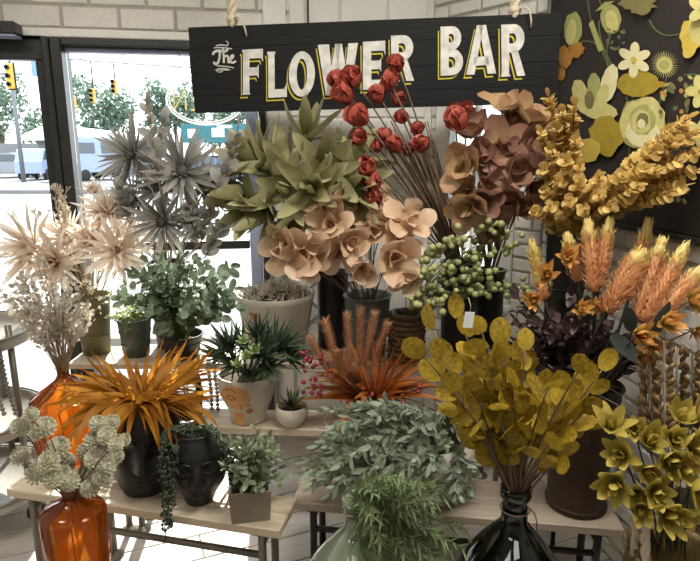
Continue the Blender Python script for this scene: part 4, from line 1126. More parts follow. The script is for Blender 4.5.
# --- black face vases
def face_vase(name, label, base, wpx, py_top, d, flat=.72, jaw=.55, bits=1.7):
    h = zpx(py_top, d) - base.z; r = rad(wpx, d, 460)
    ks = [(0, jaw), (.03, jaw + .04), (.15, jaw + .16), (.32, .86), (.5, .99), (.62, 1), (.75, .95), (.88, .78), (.96, .66), (1, .64)]
    def prof_at(u):
        for (a, x), (b, y) in zip(ks, ks[1:]):
            if a <= u <= b:
                q_ = (u - a) / (b - a); return x + (y - x) * q_
        return ks[-1][1]
    n, m = 84, 64
    V, Fc = [], []
    g = lambda x, s: math.exp(-(x / s) ** 2)
    for j in range(m + 1):
        u = j / m
        for i in range(n):
            th = 2 * PI * i / n                      # th = 0 faces -Y
            a = (th + PI) % (2 * PI) - PI
            rr2 = r * prof_at(u)
            x = a / .9
            dd = 0
            dd += .30 * g(x, .16) * (max(0, min(1, (.66 - u) / .30)) if u > .36 else g(u - .36, .035))   # nose widening down
            dd += .07 * g(abs(x) - .13, .08) * g(u - .37, .035)
            dd -= .10 * (g(x - .5, .26) + g(x + .5, .26)) * g(u - .60, .07)                                   # eye sockets
            dd += .06 * (g(x - .5, .24) + g(x + .5, .24)) * g(u - .575, .035)
            dd += .11 * g(x, .30) * (g(u - .262, .022) + g(u - .205, .026)) - .05 * g(x, .34) * g(u - .233, .012)  # lips
            dd += .08 * g(x, .34) * g(u - .10, .06)                                                              # chin
            dd += .05 * g(abs(x) - .62, .26) * g(u - .42, .10)                                                  # cheeks
            rr2 *= 1 + dd * bits * (1 if abs(a) < 1.6 else 0)
            V.append((rr2 * math.sin(th), -rr2 * math.cos(th) * flat, h * u))
    for j in range(m):
        for i in range(n):
            Fc.append((j * n + i, j * n + (i + 1) % n, (j + 1) * n + (i + 1) % n, (j + 1) * n + i))
    o0 = len(V)
    for j, (u, s_) in enumerate(((1, .9), (.5, .85), (.2, .6))):
        for i in range(n):
            th = 2 * PI * i / n; rr2 = r * prof_at(u) * s_ * (.95 if j else 1)
            V.append((rr2 * math.sin(th), -rr2 * math.cos(th) * flat, h * u))
    top = m * n
    for i in range(n): Fc.append((top + i, top + (i + 1) % n, o0 + (i + 1) % n, o0 + i))
    for j in range(2):
        for i in range(n): Fc.append((o0 + j * n + i, o0 + j * n + (i + 1) % n, o0 + (j + 1) * n + (i + 1) % n, o0 + (j + 1) * n + i))
    Fc.append(tuple(range(n - 1, -1, -1))); Fc.append(tuple(range(o0 + 2 * n, o0 + 3 * n)))
    t = thing(name, label, 'vase', base)
    M = Matrix.Translation(base) @ Matrix.Rotation(math.atan2(-base.x, base.y) * .8, 4, 'Z')
    obj('body', MB().add(V, Fc).mesh('body', M_blackc), t, M)
    def srf(a, u, off=.002):
        rr2 = r * prof_at(u) * (1 + off / r); return (rr2 * math.sin(a), -rr2 * math.cos(a) * flat, h * u)
    for s_ in (-1, 1):
        obj('brow', MB().tube([srf(s_ * (.14 + .55 * k / 8), .665 + .03 * math.sin(k / 8 * PI) - .01 * (k == 0)) for k in range(9)], [.001, .0025, .003, .0034, .0034, .003, .0028, .002, .001], 6).mesh('brow', M_blackc), t, M)
        obj('eyelid', MB().tube([srf(s_ * (.22 + .42 * k / 8), .575 - .022 * math.sin(k / 8 * PI), .003) for k in range(9)], [.001, .002, .0024, .0026, .0026, .0024, .0022, .0016, .001], 6).mesh('eyelid', M_blackc), t, M)
    return base + Vector((0, 0, h)), r
bv1 = onz(147, 489, Z1)
MOUTH['grass'], rv1 = face_vase('large_face_vase', 'larger matte black vase with a sculpted face and orange grass', bv1, 76, 400, bv1.y)
bv2 = onz(200, 501, Z1)
MOUTH['pearl'], rv2 = face_vase('small_face_vase', 'smaller matte black face vase with trailing dark succulents', bv2, 60, 432, bv2.y, flat=.74, jaw=.42)
# --- right hand basket with rope handles
M_fibre = solid('seagrass', C('6b5a3c'), C('84714d'), rough=.9, scale=50, objrand=True)
bb = stand(660, 1.24, ZF); hbk = zpx(548, 1.24) - ZF; rbk = rad(84, 1.24, 550)
t = thing('rope_basket', 'round fibre basket with braided rope handles in the bottom right corner', 'basket', bb)
nr = 16
for k in range(nr):
    z = hbk * (k + .5) / nr; r_ = rbk * (.82 + .18 * math.sin(k / nr * PI * .9))
    obj('coil', MB().tube([bb + Vector((math.cos(i / 36 * 2 * PI) * r_, math.sin(i / 36 * 2 * PI) * r_, z)) for i in range(36)], hbk / nr * .56, 6, closed=True).mesh('coil', M_fibre), t)
obj('base', MB().lathe([(0, .002), (rbk * .8, .002), (rbk * .8, .014), (0, .014)], 24, bb).mesh('base', M_fibre), t)
for s_ in (-1, 1):
    c0 = bb + Vector((s_ * rbk * .93, -.02, hbk * .9))
    hx = obj('handle', MB().tube([c0, c0 + Vector((0, 0, .02))], .01, 6).mesh('handle', M_rope), t)
    for ph in (0, 2.09, 4.19):
        pts = []
        for k in range(41):
            u = k / 40; a = PI * u
            p = c0 + Vector((s_ * .012 * math.sin(a), -.03 + .06 * u, math.sin(a) * .17))
            pts.append(p + Vector((.006 * math.cos(ph + k * .7), .004 * math.sin(ph + k * .7), .004 * math.sin(ph + k * .7))))
        obj('strand', MB().tube(pts, .0065, 6).mesh('strand', M_rope), hx)
MOUTH['basket'] = bb + Vector((0, 0, hbk))
bwh = stand(676, 1.40, ZF)
hwh = zpx(500, 1.40) - ZF
pot('brown_vase', 'brown vase behind the rope basket holding the wheat ears', bwh, [(.05, 0), (.065, hwh * .4), (.055, hwh * .85), (.06, hwh)], M_rust, 'vase', wall=.005)
MOUTH['wheat'] = bwh + Vector((0, 0, hwh))
# --- glass hurricane and wooden bead garlands on the back bench
bh = onz(188, 421, Z3); hh_ = zpx(372, bh.y) - Z3
t = thing('hurricane_jar', 'clear glass jar with wire hoops beside the painted face pot', 'jar', bh)
obj('glass', MB().lathe([(0, .001), (.05, .001), (.062, .03), (.062, hh_ * .8), (.05, hh_), (.047, hh_), (.059, hh_ * .8), (.059, .03), (0, .006)], 28, bh).mesh('glass', M_clear), t)
for k in range(4):
    a = k * PI / 2 + .4
    obj('hoop', MB().tube([bh + Vector((math.cos(a) * .064 * math.sin(PI * u) ** .35, math.sin(a) * .064 * math.sin(PI * u) ** .35, hh_ * (.02 + .98 * u))) for u in [.03 + .94 * i / 10 for i in range(11)]], .003, 5).mesh('hoop', M_rust), t)
obj('moss_ball', MB().ball(bh + Vector((0, 0, .05)), .042, 14, 10).mesh('moss_ball', M_soil), t)
M_bead = solid('wooden_bead', C('6d5a45'), C('8a7459'), rough=.55, scale=20, objrand=True)
M_beadg = solid('grey_bead', C('5d5b58'), C('76736f'), rough=.5, scale=20, objrand=True)
def beads(name, label, pts, r, mat, group='bead garlands'):
    t = thing(name, label, 'garland', pts[-1], group)
    me = MB().ball((0, 0, 0), r, 10, 8).mesh('bead', mat)
    L_ = 0; last = None; acc = 0
    dens = []
    for a, b in zip(pts, pts[1:]):
        n = max(int((b - a).length / .002), 1)
        dens += [a.lerp(b, k / n) for k in range(n)]
    last = None
    for p in dens:
        if last is None or (p - last).length >= r * 1.96:
            obj('bead', me, t, Matrix.Translation(p)); last = p
gx = onz(213, 424, Z3)
pA = Vector((gx.x - .008, gx.y - .02, zpx(372, gx.y - .02)))
# garlands hang from the console table's front edge
zt_ = ZR - .005; yt_ = 2.222
def hang(px, py1, off, label, r=.0085, mat=M_bead):
    top = Vector((stand(px, yt_, ZR).x + off, yt_, ZR + .004)); bot = Vector((top.x + .006, yt_ - .002, at(px, py1, yt_).z))
    beads('bead_garland', label, [top + Vector((0, .02, .006)), top + Vector((0, 0, 0)), top.lerp(bot, .5) + Vector((.004, 0, 0)), bot], r, mat)
hang(208, 418, 0, 'left strand of brown wooden beads beside the painted face pot')
hang(214, 420, .0, 'right strand of brown wooden beads nearest the painted face pot')
tcr = .80 + .045
for k, (off, z1, lab) in enumerate(((0, .54, 'outer grey bead strand hanging from the round cart'), (-.03, .57, 'inner grey bead strand hanging from the round cart'))):
    a = R(-28 - 8 * k); p = cc + Vector((math.cos(a) * (RC + .018), math.sin(a) * (RC + .018), tcr + .012))
    beads('bead_garland', lab, [p + Vector((-math.cos(a) * .03, -math.sin(a) * .03, .004)), p, p.lerp(Vector((p.x + .02, p.y, z1)), .5), Vector((p.x + .035, p.y, z1))], .009, M_beadg)
# things on the cart
pc = cc + Vector((.12, -.16, .43 + .018))
t = pot('green_jar', 'pale green ceramic jar with a succulent on the middle cart tier', Vector((pc.x, pc.y, .13 + .018)), [(.055, 0), (.075, .02), (.08, .12), (.06, .16), (.064, .17)], solid('celadon', C('8fa48e'), C('a3b5a0'), rough=.3), 'jar')
MOUTH['cartsucc'] = Vector((pc.x, pc.y, .13 + .018 + .14))
p2 = cc + Vector((.14, -.12, .43 + .018))
pot('brown_cup', 'small brown cup on the middle cart tier', p2, [(.035, 0), (.048, .05), (.05, .09)], M_rust, 'cup', wall=.004)
p3_ = cc + Vector((.16, -.14, .80 + .018))
pot('grey_cup', 'dark rimmed grey cup of white sprigs on the top cart tier', p3_, [(.05, 0), (.068, .04), (.07, .07)], M_galv, 'cup', wall=.005)
MOUTH['cartsprig'] = p3_ + Vector((0, 0, .05))

# ================================================================== plants
G = random.Random(11)
UP = Vector((0, 0, 1))
def rv(s=1, g=None):
    g = g or G
    return Vector((g.uniform(-s, s), g.uniform(-s, s), g.uniform(-s, s)))
class Leaves:
    """collects leaf placements; the nearest 300 become parts, the rest one joined part"""
    def __init__(s, root, name='leaf'): s.root, s.name, s.items = root, name, []
    def put(s, geo, M): s.items.append((geo, M))
    def done(s, mat, limit=300):
        cache = {}
        it = sorted(s.items, key=lambda q: (q[1].translation - CAM).length)
        for geo, M in it[:limit]:
            k = id(geo)
            if k not in cache: cache[k] = MB().leaf(None, **geo).mesh(s.name, mat)
            obj(s.name, cache[k], s.root, M)
        if len(it) > limit:
            mb = MB()
            for geo, M in it[limit:]: mb.leaf(M, **geo)
            stuff(obj('foliage', mb.mesh('foliage', mat), s.root))
def tang(pts, i): return (pts[min(i + 1, len(pts) - 1)] - pts[max(i - 1, 0)]).normalized()
def along(pts, s):
    x = s * (len(pts) - 1); i = min(int(x), len(pts) - 2); return pts[i].lerp(pts[i + 1], x - i), (pts[i + 1] - pts[i]).normalized()
def spray(L, pts, geos, n, size, ang=50, s0=.2, s1=1.0, tipleaf=True, pair=False, jit=.25, cupup=.4, taper=.0, face=0):
    """leaves set along a stem"""
    ph = G.uniform(0, 6.28)
    for i in range(n):
        s = s0 + (s1 - s0) * (i + .5) / n
        p, t = along(pts, s); u, w = perp(t)
        for q_ in ((0, PI) if pair else (0,)):
            a = ph + i * (PI / 2 if pair else 2.4) + q_ + G.uniform(-jit, jit)
            rd = u * math.cos(a) + w * math.sin(a)
            th = R(ang + G.uniform(-15, 15))
            d = t * math.cos(th) + rd * math.sin(th)
            up = (UP * cupup + t * .8 - rd * .2 + rv(.3)) + tocam(p) * face
            L.put(G.choice(geos), frame(p, d, up, size * G.uniform(.75, 1.2) * (1 - taper * s)))
    if tipleaf: L.put(geos[0], frame(pts[-1], tang(pts, len(pts) - 1), UP + rv(.5), size * .9))
def bunch(name, label, cat, mouth, group=None):
    return thing(name, label, cat, mouth, group)
M_stemb = solid('brown_stem', C('5a4636'), C('75604a'), rough=.8, scale=30)
M_stemg = solid('green_stem', C('5b6a3a'), C('6f7d4a'), rough=.7, scale=30)
M_stemt = solid('tan_stem', C('8a775a'), C('a39072'), rough=.8, scale=30)
M_stemd = solid('dark_stem', C('2d2a24'), C('3d382f'), rough=.8, scale=30)

# ---- red roses
M_rose = leafy('rose_red', C('7c2a22'), C('a04236'), trans=.25, scale=30, tip=C('b05a4a'), tip_pow=3)
ro_p = [lm('petal', M_rose, L=1, Wd=1.05, n=5, prof='petal', fold=.25, bend=b, wave=.1) for b in (.9, 1.2)]
ro_c = MB().ball((0, .45, 0), .40, 10, 8, (.9, 1.25, .9)).mesh('rose', M_rose)
t = bunch('rose_bunch', 'dark stemmed bunch of small red paper roses in front of the sign', 'flowers', MOUTH['rose'])
m0 = MOUTH['rose'] + Vector((0, 0, -.06))
for px, py, r, d in ((336, 79, 11, 2.20), (351, 76, 12, 2.18), (343, 93, 12, 2.17), (396, 62, 10, 2.22), (389, 79, 10, 2.2), (377, 93, 10, 2.2), (357, 114, 13, 2.15), (358, 136, 10, 2.16), (385, 134, 8, 2.24), (376, 145, 8, 2.24), (401, 116, 8, 2.25), (417, 127, 8, 2.24), (394, 143, 10, 2.2), (421, 143, 10, 2.18), (366, 165, 12, 2.12), (372, 181, 11, 2.13), (373, 198, 11, 2.12), (455, 117, 14, 2.18), (468, 110, 9, 2.25), (408, 150, 7, 2.28), (399, 98, 8, 2.28)):
    c = at(px, py, d); rr = r * 1.4 * mpp(d, py)
    ax = (c - m0).normalized() + tocam(c) * G.uniform(.0, .8) + rv(.3)
    stem(t, m0 + rv(.02), c, M_stemb, .0045, .5, r1=.003)
    ax.normalize()
    base = c - ax * rr * .75
    flower(t, base, ax, [(3, 8, ro_p, rr * 1.25, rr * .10), (4, 20, ro_p, rr * 1.35, rr * .15), (5, 36, ro_p, rr * 1.35, rr * .2), (4, 55, ro_p, rr * 1.0, rr * .2)], ro_c, 'rose', 'petal', rr * 1.1)
for k in range(26):          # bare twigs
    a = at(G.uniform(380, 440), G.uniform(120, 190), G.uniform(2.2, 2.3))
    stem(t, m0 + rv(.02), a, M_stemb, .004, .3, name='twig')

# ---- olive green pointed leaves
M_olv = leafy('olive_leaf', C('66643c'), C('a09d6c'), trans=.3, scale=3, amount=1.2, tip=C('aaa47c'), tip_pow=3)
olg = [lm('leaf', M_olv, L=1, Wd=w, n=7, prof='point', fold=.35, bend=b, wave=.08) for w, b in ((.32, .5), (.38, -.35), (.34, .9), (.40, .25))]
olc = MB().ball((0, .1, 0), .12, 8, 6, (1, 1.6, 1)).mesh('bud', M_olv)
t = bunch('magnolia_leaves', 'bunch of big pointed olive green leaves below the word flower', 'foliage', MOUTH['olive'])
m0 = MOUTH['olive'] + Vector((0, 0, -.08))
for px, py, d, r, ax, n in ((308, 140, 2.26, 38, (.1, -.3, 1), 6), (268, 165, 2.24, 42, (-.8, -.4, .6), 8), (248, 190, 2.22, 38, (-1, -.4, .0), 8), (322, 172, 2.18, 40, (.1, -1, .2), 8), (347, 166, 2.24, 38, (.6, -.4, .8), 6), (290, 190, 2.16, 36, (-.2, -1, .1), 8), (272, 210, 2.2, 40, (-.8, -.5, -.4), 8), (354, 205, 2.2, 36, (.7, -.5, -.5), 6), (300, 215, 2.22, 38, (-.3, -.7, -.6), 7), (335, 195, 2.2, 34, (.3, -.9, .2), 6), (255, 165, 2.28, 40, (-.6, -.3, .8), 7), (312, 190, 2.12, 38, (0, -1, .1), 8), (285, 172, 2.2, 38, (-.2, -.8, .6), 7), (258, 210, 2.2, 36, (-.7, -.8, -.2), 7), (348, 185, 2.18, 36, (.5, -.9, .3), 7)):
    c = at(px, py, d); s = r * 1.22 * mpp(d, py)
    stem(t, m0 + rv(.02), c, M_stemd, .005, .5)
    flower(t, c, Vector(ax), [(n // 2, 25, olg, s, s * .04), (n - n // 2, 55, olg, s * 1.05, s * .05), (3, 78, olg, s * .9, s * .05)], olc, 'leaf_whorl', 'leaf', s)

# ---- peach flowers
M_peach = leafy('peach_petal', C('bc9670'), C('dec2a2'), trans=.35, scale=4, amount=1.2, tip=C('dcc0a6'), tip_pow=3, base=C('ac7c58'))
pep = [lm('petal', M_peach, L=1, Wd=w, n=8, prof='petal', fold=.2, bend=b, wave=.25) for w, b in ((.95, .5), (.85, -.3), (1.0, .9), (.9, .1))]
pec = MB().ball((0, .05, 0), .12, 8, 6).mesh('flower', M_peach)
t = bunch('peach_flowers', 'bunch of large peach petalled flowers in the galvanised pot', 'flowers', MOUTH['peach'])
m0 = MOUTH['peach'] + Vector((0, 0, -.10))
for px, py, d, r, ax in ((286, 247, 2.10, 22, (-.5, -1, .1)), (304, 251, 2.08, 20, (-.2, -1, -.2)), (330, 208, 2.12, 22, (-.1, -.5, 1)), (332, 226, 2.10, 20, (-.3, -1, .3)), (352, 243, 2.08, 18, (.1, -1, .2)), (318, 247, 2.10, 17, (-.3, -.9, .1)), (393, 257, 2.06, 24, (.2, -1, .1)), (409, 222, 2.12, 20, (.3, -.8, .6)), (397, 240, 2.1, 18, (.2, -1, .3)), (404, 276, 2.06, 15, (.2, -1, -.6)), (362, 268, 2.10, 15, (0, -1, -.5)), (309, 268, 2.1, 14, (-.2, -.8, -.8)), (376, 200, 2.2, 15, (.2, -.6, .6)), (345, 222, 2.14, 16, (.2, -.6, .8)), (372, 232, 2.14, 18, (.1, -1, .4)), (340, 250, 2.12, 18, (-.1, -1, -.1)), (384, 222, 2.16, 16, (.1, -.8, .5))):
    c = at(px, py, d); s = r * 1.42 * mpp(d, py)
    stem(t, m0 + rv(.03), c, M_stemb, .003, .6)
    flower(t, c, Vector(ax) + rv(.15), [(3, 30, pep, s * .62, s * .05), (5, 64, pep, s, s * .06)], pec, 'flower', 'petal', s)

# ---- brown hydrangea
M_hyd = leafy('brown_petal', C('6e4c40'), C('a88468'), trans=.3, scale=3, amount=1.3, tip=C('7a4c44'), tip_pow=2.5, base=C('c0a078'))
M_hyd2 = leafy('pale_brown_petal', C('a88860'), C('c4a880'), trans=.35, scale=3, amount=1.2, tip=C('a87a5c'), tip_pow=3)
hyp = [lm('petal', M_hyd, L=1, Wd=w, n=6, prof='oval', fold=.3, bend=b, wave=.12) for w, b in ((.82, .7), (.9, 1.1), (.78, -.3))]
hyp2 = [lm('petal', M_hyd2, L=1, Wd=w, n=6, prof='oval', fold=.3, bend=b, wave=.12) for w, b in ((.82, .7), (.9, 1.1), (.78, -.3))]
hyc = MB().ball((0, .05, 0), .1, 8, 6).mesh('floret', M_hyd)
t = bunch('hydrangea_branch', 'branch of wide dusky brown hydrangea petals under the word bar', 'flowers', MOUTH['hydra'])
m0 = MOUTH['hydra'] + Vector((0, 0, -.06))
for px, py, d, r, ax, kind in ((502, 112, 2.2, 22, (0, -.4, 1), 1), (528, 122, 2.16, 24, (.5, -.7, .6), 1), (500, 145, 2.12, 25, (0, -1, .2), 0), (462, 170, 2.12, 24, (-.5, -1, .2), 1), (488, 178, 2.1, 25, (0, -1, .1), 0), (522, 150, 2.12, 24, (.4, -1, .2), 0), (530, 188, 2.12, 24, (.6, -1, -.2), 0), (502, 200, 2.1, 25, (.1, -1, -.3), 0), (466, 208, 2.08, 25, (-.4, -1, -.2), 1), (476, 135, 2.18, 22, (-.4, -.6, .5), 0), (516, 172, 2.08, 22, (.2, -1, .0), 0), (490, 222, 2.12, 20, (0, -1, -.5), 0), (512, 128, 2.2, 22, (0, -.6, .4), 0), (537, 165, 2.2, 20, (.8, -.4, .1), 0), (480, 158, 2.1, 20, (-.2, -1, .3), 0), (484, 200, 2.06, 20, (-.2, -1, 0), 0), (518, 205, 2.1, 20, (.4, -1, -.3), 0), (470, 190, 2.14, 20, (-.7, -.8, 0), 1), (540, 140, 2.14, 20, (.8, -.7, .3), 1)):
    c = at(px, py, d); s = r * 1.22 * mpp(d, py)
    stem(t, m0 + rv(.015), c, M_stemb, .004, .5)
    pl_ = hyp2 if kind else hyp
    flower(t, c, Vector(ax) + rv(.2), [(5, 62, pl_, s, s * .05), (3, 28, pl_, s * .7, s * .03)], hyc, 'floret', 'petal', s)

# ---- green berries
M_ber = solid('green_berry', C('6d7242'), C('a0a26a'), rough=.45, scale=20, objrand=True)
t = bunch('berry_branches', 'arching branches of round green berries above the wicker vase', 'berries', MOUTH['berry'])
m0 = MOUTH['berry'] + Vector((0, 0, -.05))
ends = [(462, 232), (440, 246), (500, 222), (520, 228), (430, 268), (455, 262), (475, 255), (492, 268), (512, 270), (538, 284), (555, 290), (480, 290), (450, 292), (420, 262), (405, 280), (415, 300), (470, 275), (522, 245), (508, 290), (436, 285), (440, 306)]
bm_ = MB(); me_b = MB().ball((0, 0, 0), 1, 9, 7).mesh('berry', M_ber); nber = 0
for px, py in ends:
    d = G.uniform(1.98, 2.12); c = at(px, py, d)
    pts = stem(t, m0 + rv(.01), c, M_stemg, .0025, 1.2)
    for k in range(14):
        p, tg = along(pts, G.uniform(.68, 1.0)); q_ = p + rv(.024)
        nber += 1
        if nber <= 300: obj('berry', me_b, t, Matrix.Translation(q_) @ Matrix.Scale(G.uniform(.010, .0145), 4))

# ---- golden eucalyptus
M_gold = leafy('golden_leaf', C('a07c34'), C('e0c070'), trans=.4, scale=4, amount=1.0, tip=C('e2c888'), tip_pow=3)
g_round = [dict(L=1, Wd=.95, n=4, prof='oval', fold=.15, bend=b) for b in (.3, .7, -.2)]
t = bunch('golden_eucalyptus', 'sprawling golden yellow eucalyptus sprays in front of the dark painting', 'foliage', MOUTH['gold'])
m0 = MOUTH['gold'] + Vector((0, 0, -.06)); L_ = Leaves(t)
for px, py, d in ((548, 96, 2.0), (556, 128, 1.95), (574, 104, 1.9), (552, 150, 1.9), (545, 190, 1.9), (534, 212, 1.9), (566, 160, 1.85), (580, 180, 1.8), (600, 176, 1.75), (624, 176, 1.7), (664, 140, 1.64), (690, 118, 1.6), (702, 150, 1.56), (684, 160, 1.58), (662, 170, 1.6), (640, 186, 1.62), (672, 196, 1.58), (612, 205, 1.7), (585, 210, 1.78), (560, 215, 1.85), (700, 170, 1.55), (655, 150, 1.64), (575, 140, 1.85), (625, 178, 1.68), (558, 180, 1.86), (676, 140, 1.6), (648, 168, 1.62), (686, 186, 1.56), (600, 194, 1.74), (570, 200, 1.8), (544, 168, 1.92), (540, 132, 1.98), (562, 112, 1.94), (700, 132, 1.57), (632, 196, 1.66), (580, 165, 1.82), (550, 205, 1.86)):
    c = at(px, py, d)
    pts = stem(t, m0 + rv(.012), c, M_stemb, .003, .9, 10)
    ln = sum((b - a).length for a, b in zip(pts, pts[1:]))
    spray(L_, pts, g_round, int(9 + ln * 46), .033, 62, .32, .98, pair=True, taper=.15)
L_.done(M_gold)

# ---- orange plumes: one thing each
M_plume = leafy('plume_scale', C('c87c50'), C('e6ac80'), trans=.4, scale=8, amount=.9, tip=C('eccc94'), tip_pow=1.5)
M_plumey = leafy('plume_tip_scale', C('d8bc6a'), C('e6d898'), trans=.35, scale=8, amount=.7)
def plume(label, a, b, d0, d1, wpx, fat=1.0, tipf=.78):
    A, Bp = at(a[0], a[1], d0), at(b[0], b[1], d1); ax = (Bp - A); ln = ax.length; ax.normalize()
    t = thing('plume_flower', label, 'flower', MOUTH['burg'] + Vector((0, 0, -.05)), 'orange plume flowers in the rusty bucket')
    m = MOUTH['burg'] + Vector((G.uniform(-.04, .04), G.uniform(-.04, .04), -.08))
    obj('stem', MB().tube(bez(m, A - ax * .12, A, 6) + [Bp - ax * ln * .15], [.005] * 7 + [.003], 6).mesh('stem', M_stemd), t)
    r = wpx * 1.2 * mpp(d0, 280) / 2
    u, w = perp(ax)
    for key, s0, s1, mat, nm in ((0, 0, tipf, M_plume, 'plume'), (1, tipf - .06, 1.0, M_plumey, 'plume_tip')):
        mb = MB(); n = int((170 if key == 0 else 230) * (s1 - s0) * (1 + wpx / 26))
        for i in range(n):
            s = s0 + (s1 - s0) * (i + .5) / n
            env = r * fat * (min(1, .55 + s * 1.6) * (1 - max(0, s - .88) * 3))
            a2 = i * 2.39996
            rd = u * math.cos(a2) + w * math.sin(a2)
            p = A + ax * ln * s + rd * env * .38
            tt = R((68 if s < .85 else 40) - 22 * s + G.uniform(-20, 20))
            dd = ax * math.cos(tt) + rd * math.sin(tt)
            mb.leaf(frame(p, dd, ax - rd * .3, G.uniform(.020, .036) * (1 if key == 0 else .85)), L=1, Wd=.24 if key == 0 else .34, n=3, prof='strap', bend=.9)
        mb.tube([A + ax * ln * (s0 + (s1 - s0) * q_ * .95) for q_ in (0, .5, 1)], [r * .35, r * .4, r * (.4 if key == 0 else .2)], 10)
        stuff(obj(nm, mb.mesh(nm, mat), t))
plume('slim orange plume leaning left, below the golden eucalyptus', (594, 292), (588, 224), 1.66, 1.72, 20)
plume('slim orange plume just right of the left leaning one', (598, 288), (609, 224), 1.68, 1.72, 18)
plume('fattest orange plume with a pale yellow tip', (606, 312), (641, 254), 1.58, 1.58, 34, 1.15, .86)
plume('orange plume standing upright behind the fattest plume', (628, 300), (648, 224), 1.68, 1.70, 18)
plume('orange plume right of the fattest one with a lemon tip', (636, 322), (662, 242), 1.54, 1.58, 22)
plume('long orange plume leaning right against the brick wall', (644, 322), (684, 248), 1.52, 1.55, 22)
plume('rightmost orange plume with a pale tip', (664, 315), (698, 272), 1.48, 1.50, 22)
plume('small yellow plume behind the green berries', (545, 300), (532, 244), 1.80, 1.85, 16, 1, .3)
plume('short golden plume beside the black bucket', (578, 282), (568, 238), 1.74, 1.78, 18, 1, .6)

# ---- orange and yellow pointed flowers around the plumes
M_orf = leafy('orange_petal', C('b88a3c'), C('d4aa58'), trans=.4, scale=5, amount=.9, tip=C('dc9e60'), tip_pow=1.5, base=C('8c8a3c'))
orp = [lm('petal', M_orf, L=1, Wd=w, n=5, prof='lance', fold=.3, bend=b) for w, b in ((.34, .6), (.30, .9), (.38, .2))]
orc = MB().ball((0, .1, 0), .16, 8, 6).mesh('flower', M_orf)
t = bunch('orange_flowers', 'orange pointed petalled flowers tucked among the plumes and dark leaves', 'flowers', MOUTH['burg'] + Vector((0, 0, -.04)))
m0 = MOUTH['burg'] + Vector((0, 0, -.08))
for px, py, d, r, ax in ((690, 300, 1.42, 24, (.3, -1, .5)), (664, 322, 1.40, 21, (.1, -1, .4)), (638, 334, 1.42, 20, (-.2, -1, .3)), (566, 258, 1.72, 17, (0, -1, .5)), (546, 276, 1.72, 17, (-.3, -1, .4)), (534, 300, 1.70, 16, (-.5, -1, .2)), (595, 305, 1.62, 13, (0, -1, .4)), (580, 310, 1.6, 14, (0, -1, .6)), (640, 355, 1.45, 15, (-.1, -1, -.1)), (652, 345, 1.42, 15, (0, -1, 0)), (694, 330, 1.4, 16, (.3, -1, 0))):
    c = at(px, py, d); s = r * 1.1 * mpp(d, py)
    stem(t, m0 + rv(.03), c, M_stemd, .003, .4)
    flower(t, c, Vector(ax) + rv(.15), [(6, 14, orp, s * .85, s * .05), (8, 32, orp, s, s * .07), (8, 54, orp, s * .95, s * .08)], orc, 'flower', 'petal', s)

# ---- burgundy foliage
M_burg = leafy('burgundy_leaf', C('2c1f1e'), C('4d3836'), trans=.2, scale=9, rough=.5)
M_dgreen = leafy('dark_green_leaf', C('2e3630'), C('424c44'), trans=.2, scale=9, rough=.5)
g_mapl = [dict(L=1, Wd=.62, n=5, prof='point', fold=.35, bend=b, wave=.25) for b in (.4, -.5, .9)]
t = bunch('burgundy_foliage', 'mass of small dark burgundy leaves in the rusty bucket', 'foliage', MOUTH['burg'] + Vector((0, 0, -.03)))
m0 = MOUTH['burg'] + Vector((0, 0, -.08)); L_ = Leaves(t)
for k in range(60):
    px, py = G.gauss(572, 34), G.gauss(342, 26)
    px, py = min(max(px, 515), 636), min(max(py, 296), 388)
    c = at(px, py, 1.70 + G.uniform(-.14, .14))
    pts = stem(t, m0 + rv(.04), c, M_stemd, .0025, .7)
    spray(L_, pts, g_mapl, 12, .044, 65, .35, 1.0, pair=False)
L_.done(M_burg)
t2 = bunch('dark_broad_leaves', 'few broad dark green leaves between the orange plumes', 'foliage', MOUTH['burg'] + Vector((0, 0, -.03)))
lg_ = [lm('leaf', M_dgreen, L=1, Wd=.42, n=6, prof='point', fold=.2, bend=b) for b in (.3, -.3)]
for a, b, d in (((650, 340), (668, 286), 1.47), ((632, 330), (622, 296), 1.52), ((590, 320), (583, 284), 1.66), ((612, 335), (650, 372), 1.5), ):
    A, Bp = at(*a, d), at(*b, d - .04)
    stem(t2, m0 + rv(.02), A, M_stemd, .003, .3)
    obj('leaf', lg_[0], t2, frame(A, Bp - A, tocam(A) + rv(.9), (Bp - A).length * .8))

# ---- golden paddle leaves in the dark demijohn
M_lun = leafy('gold_paddle', C('6e5a16'), C('bc9e34'), trans=.35, scale=7, amount=2.0, rough=.5)
lug = [lm('leaf', M_lun, L=1, Wd=w, n=6, prof='oval', fold=.12, bend=b) for w, b in ((.76, .25), (.80, -.2), (.70, .5))]
t = bunch('golden_branches', 'branches of oval mustard gold paddle leaves in the dark demijohn', 'foliage', MOUTH['lun'])
m0 = MOUTH['lun'] + Vector((0, 0, -.05))
br_ = [(458, 318), (432, 330), (482, 333), (424, 356), (446, 362), (442, 378), (500, 345), (476, 360), (516, 362), (470, 388), (492, 378), (530, 372), (548, 388), (578, 372), (602, 370), (590, 392), (584, 412), (588, 428), (560, 428), (562, 456), (540, 410), (520, 400), (500, 410), (480, 415), (462, 405), (530, 430), (505, 435), (548, 444), (488, 440), (512, 385), (565, 400), (470, 425), (538, 395), (455, 392), (490, 398), (515, 415), (502, 362), (525, 350), (478, 378), (545, 420), (520, 440), (498, 425)]
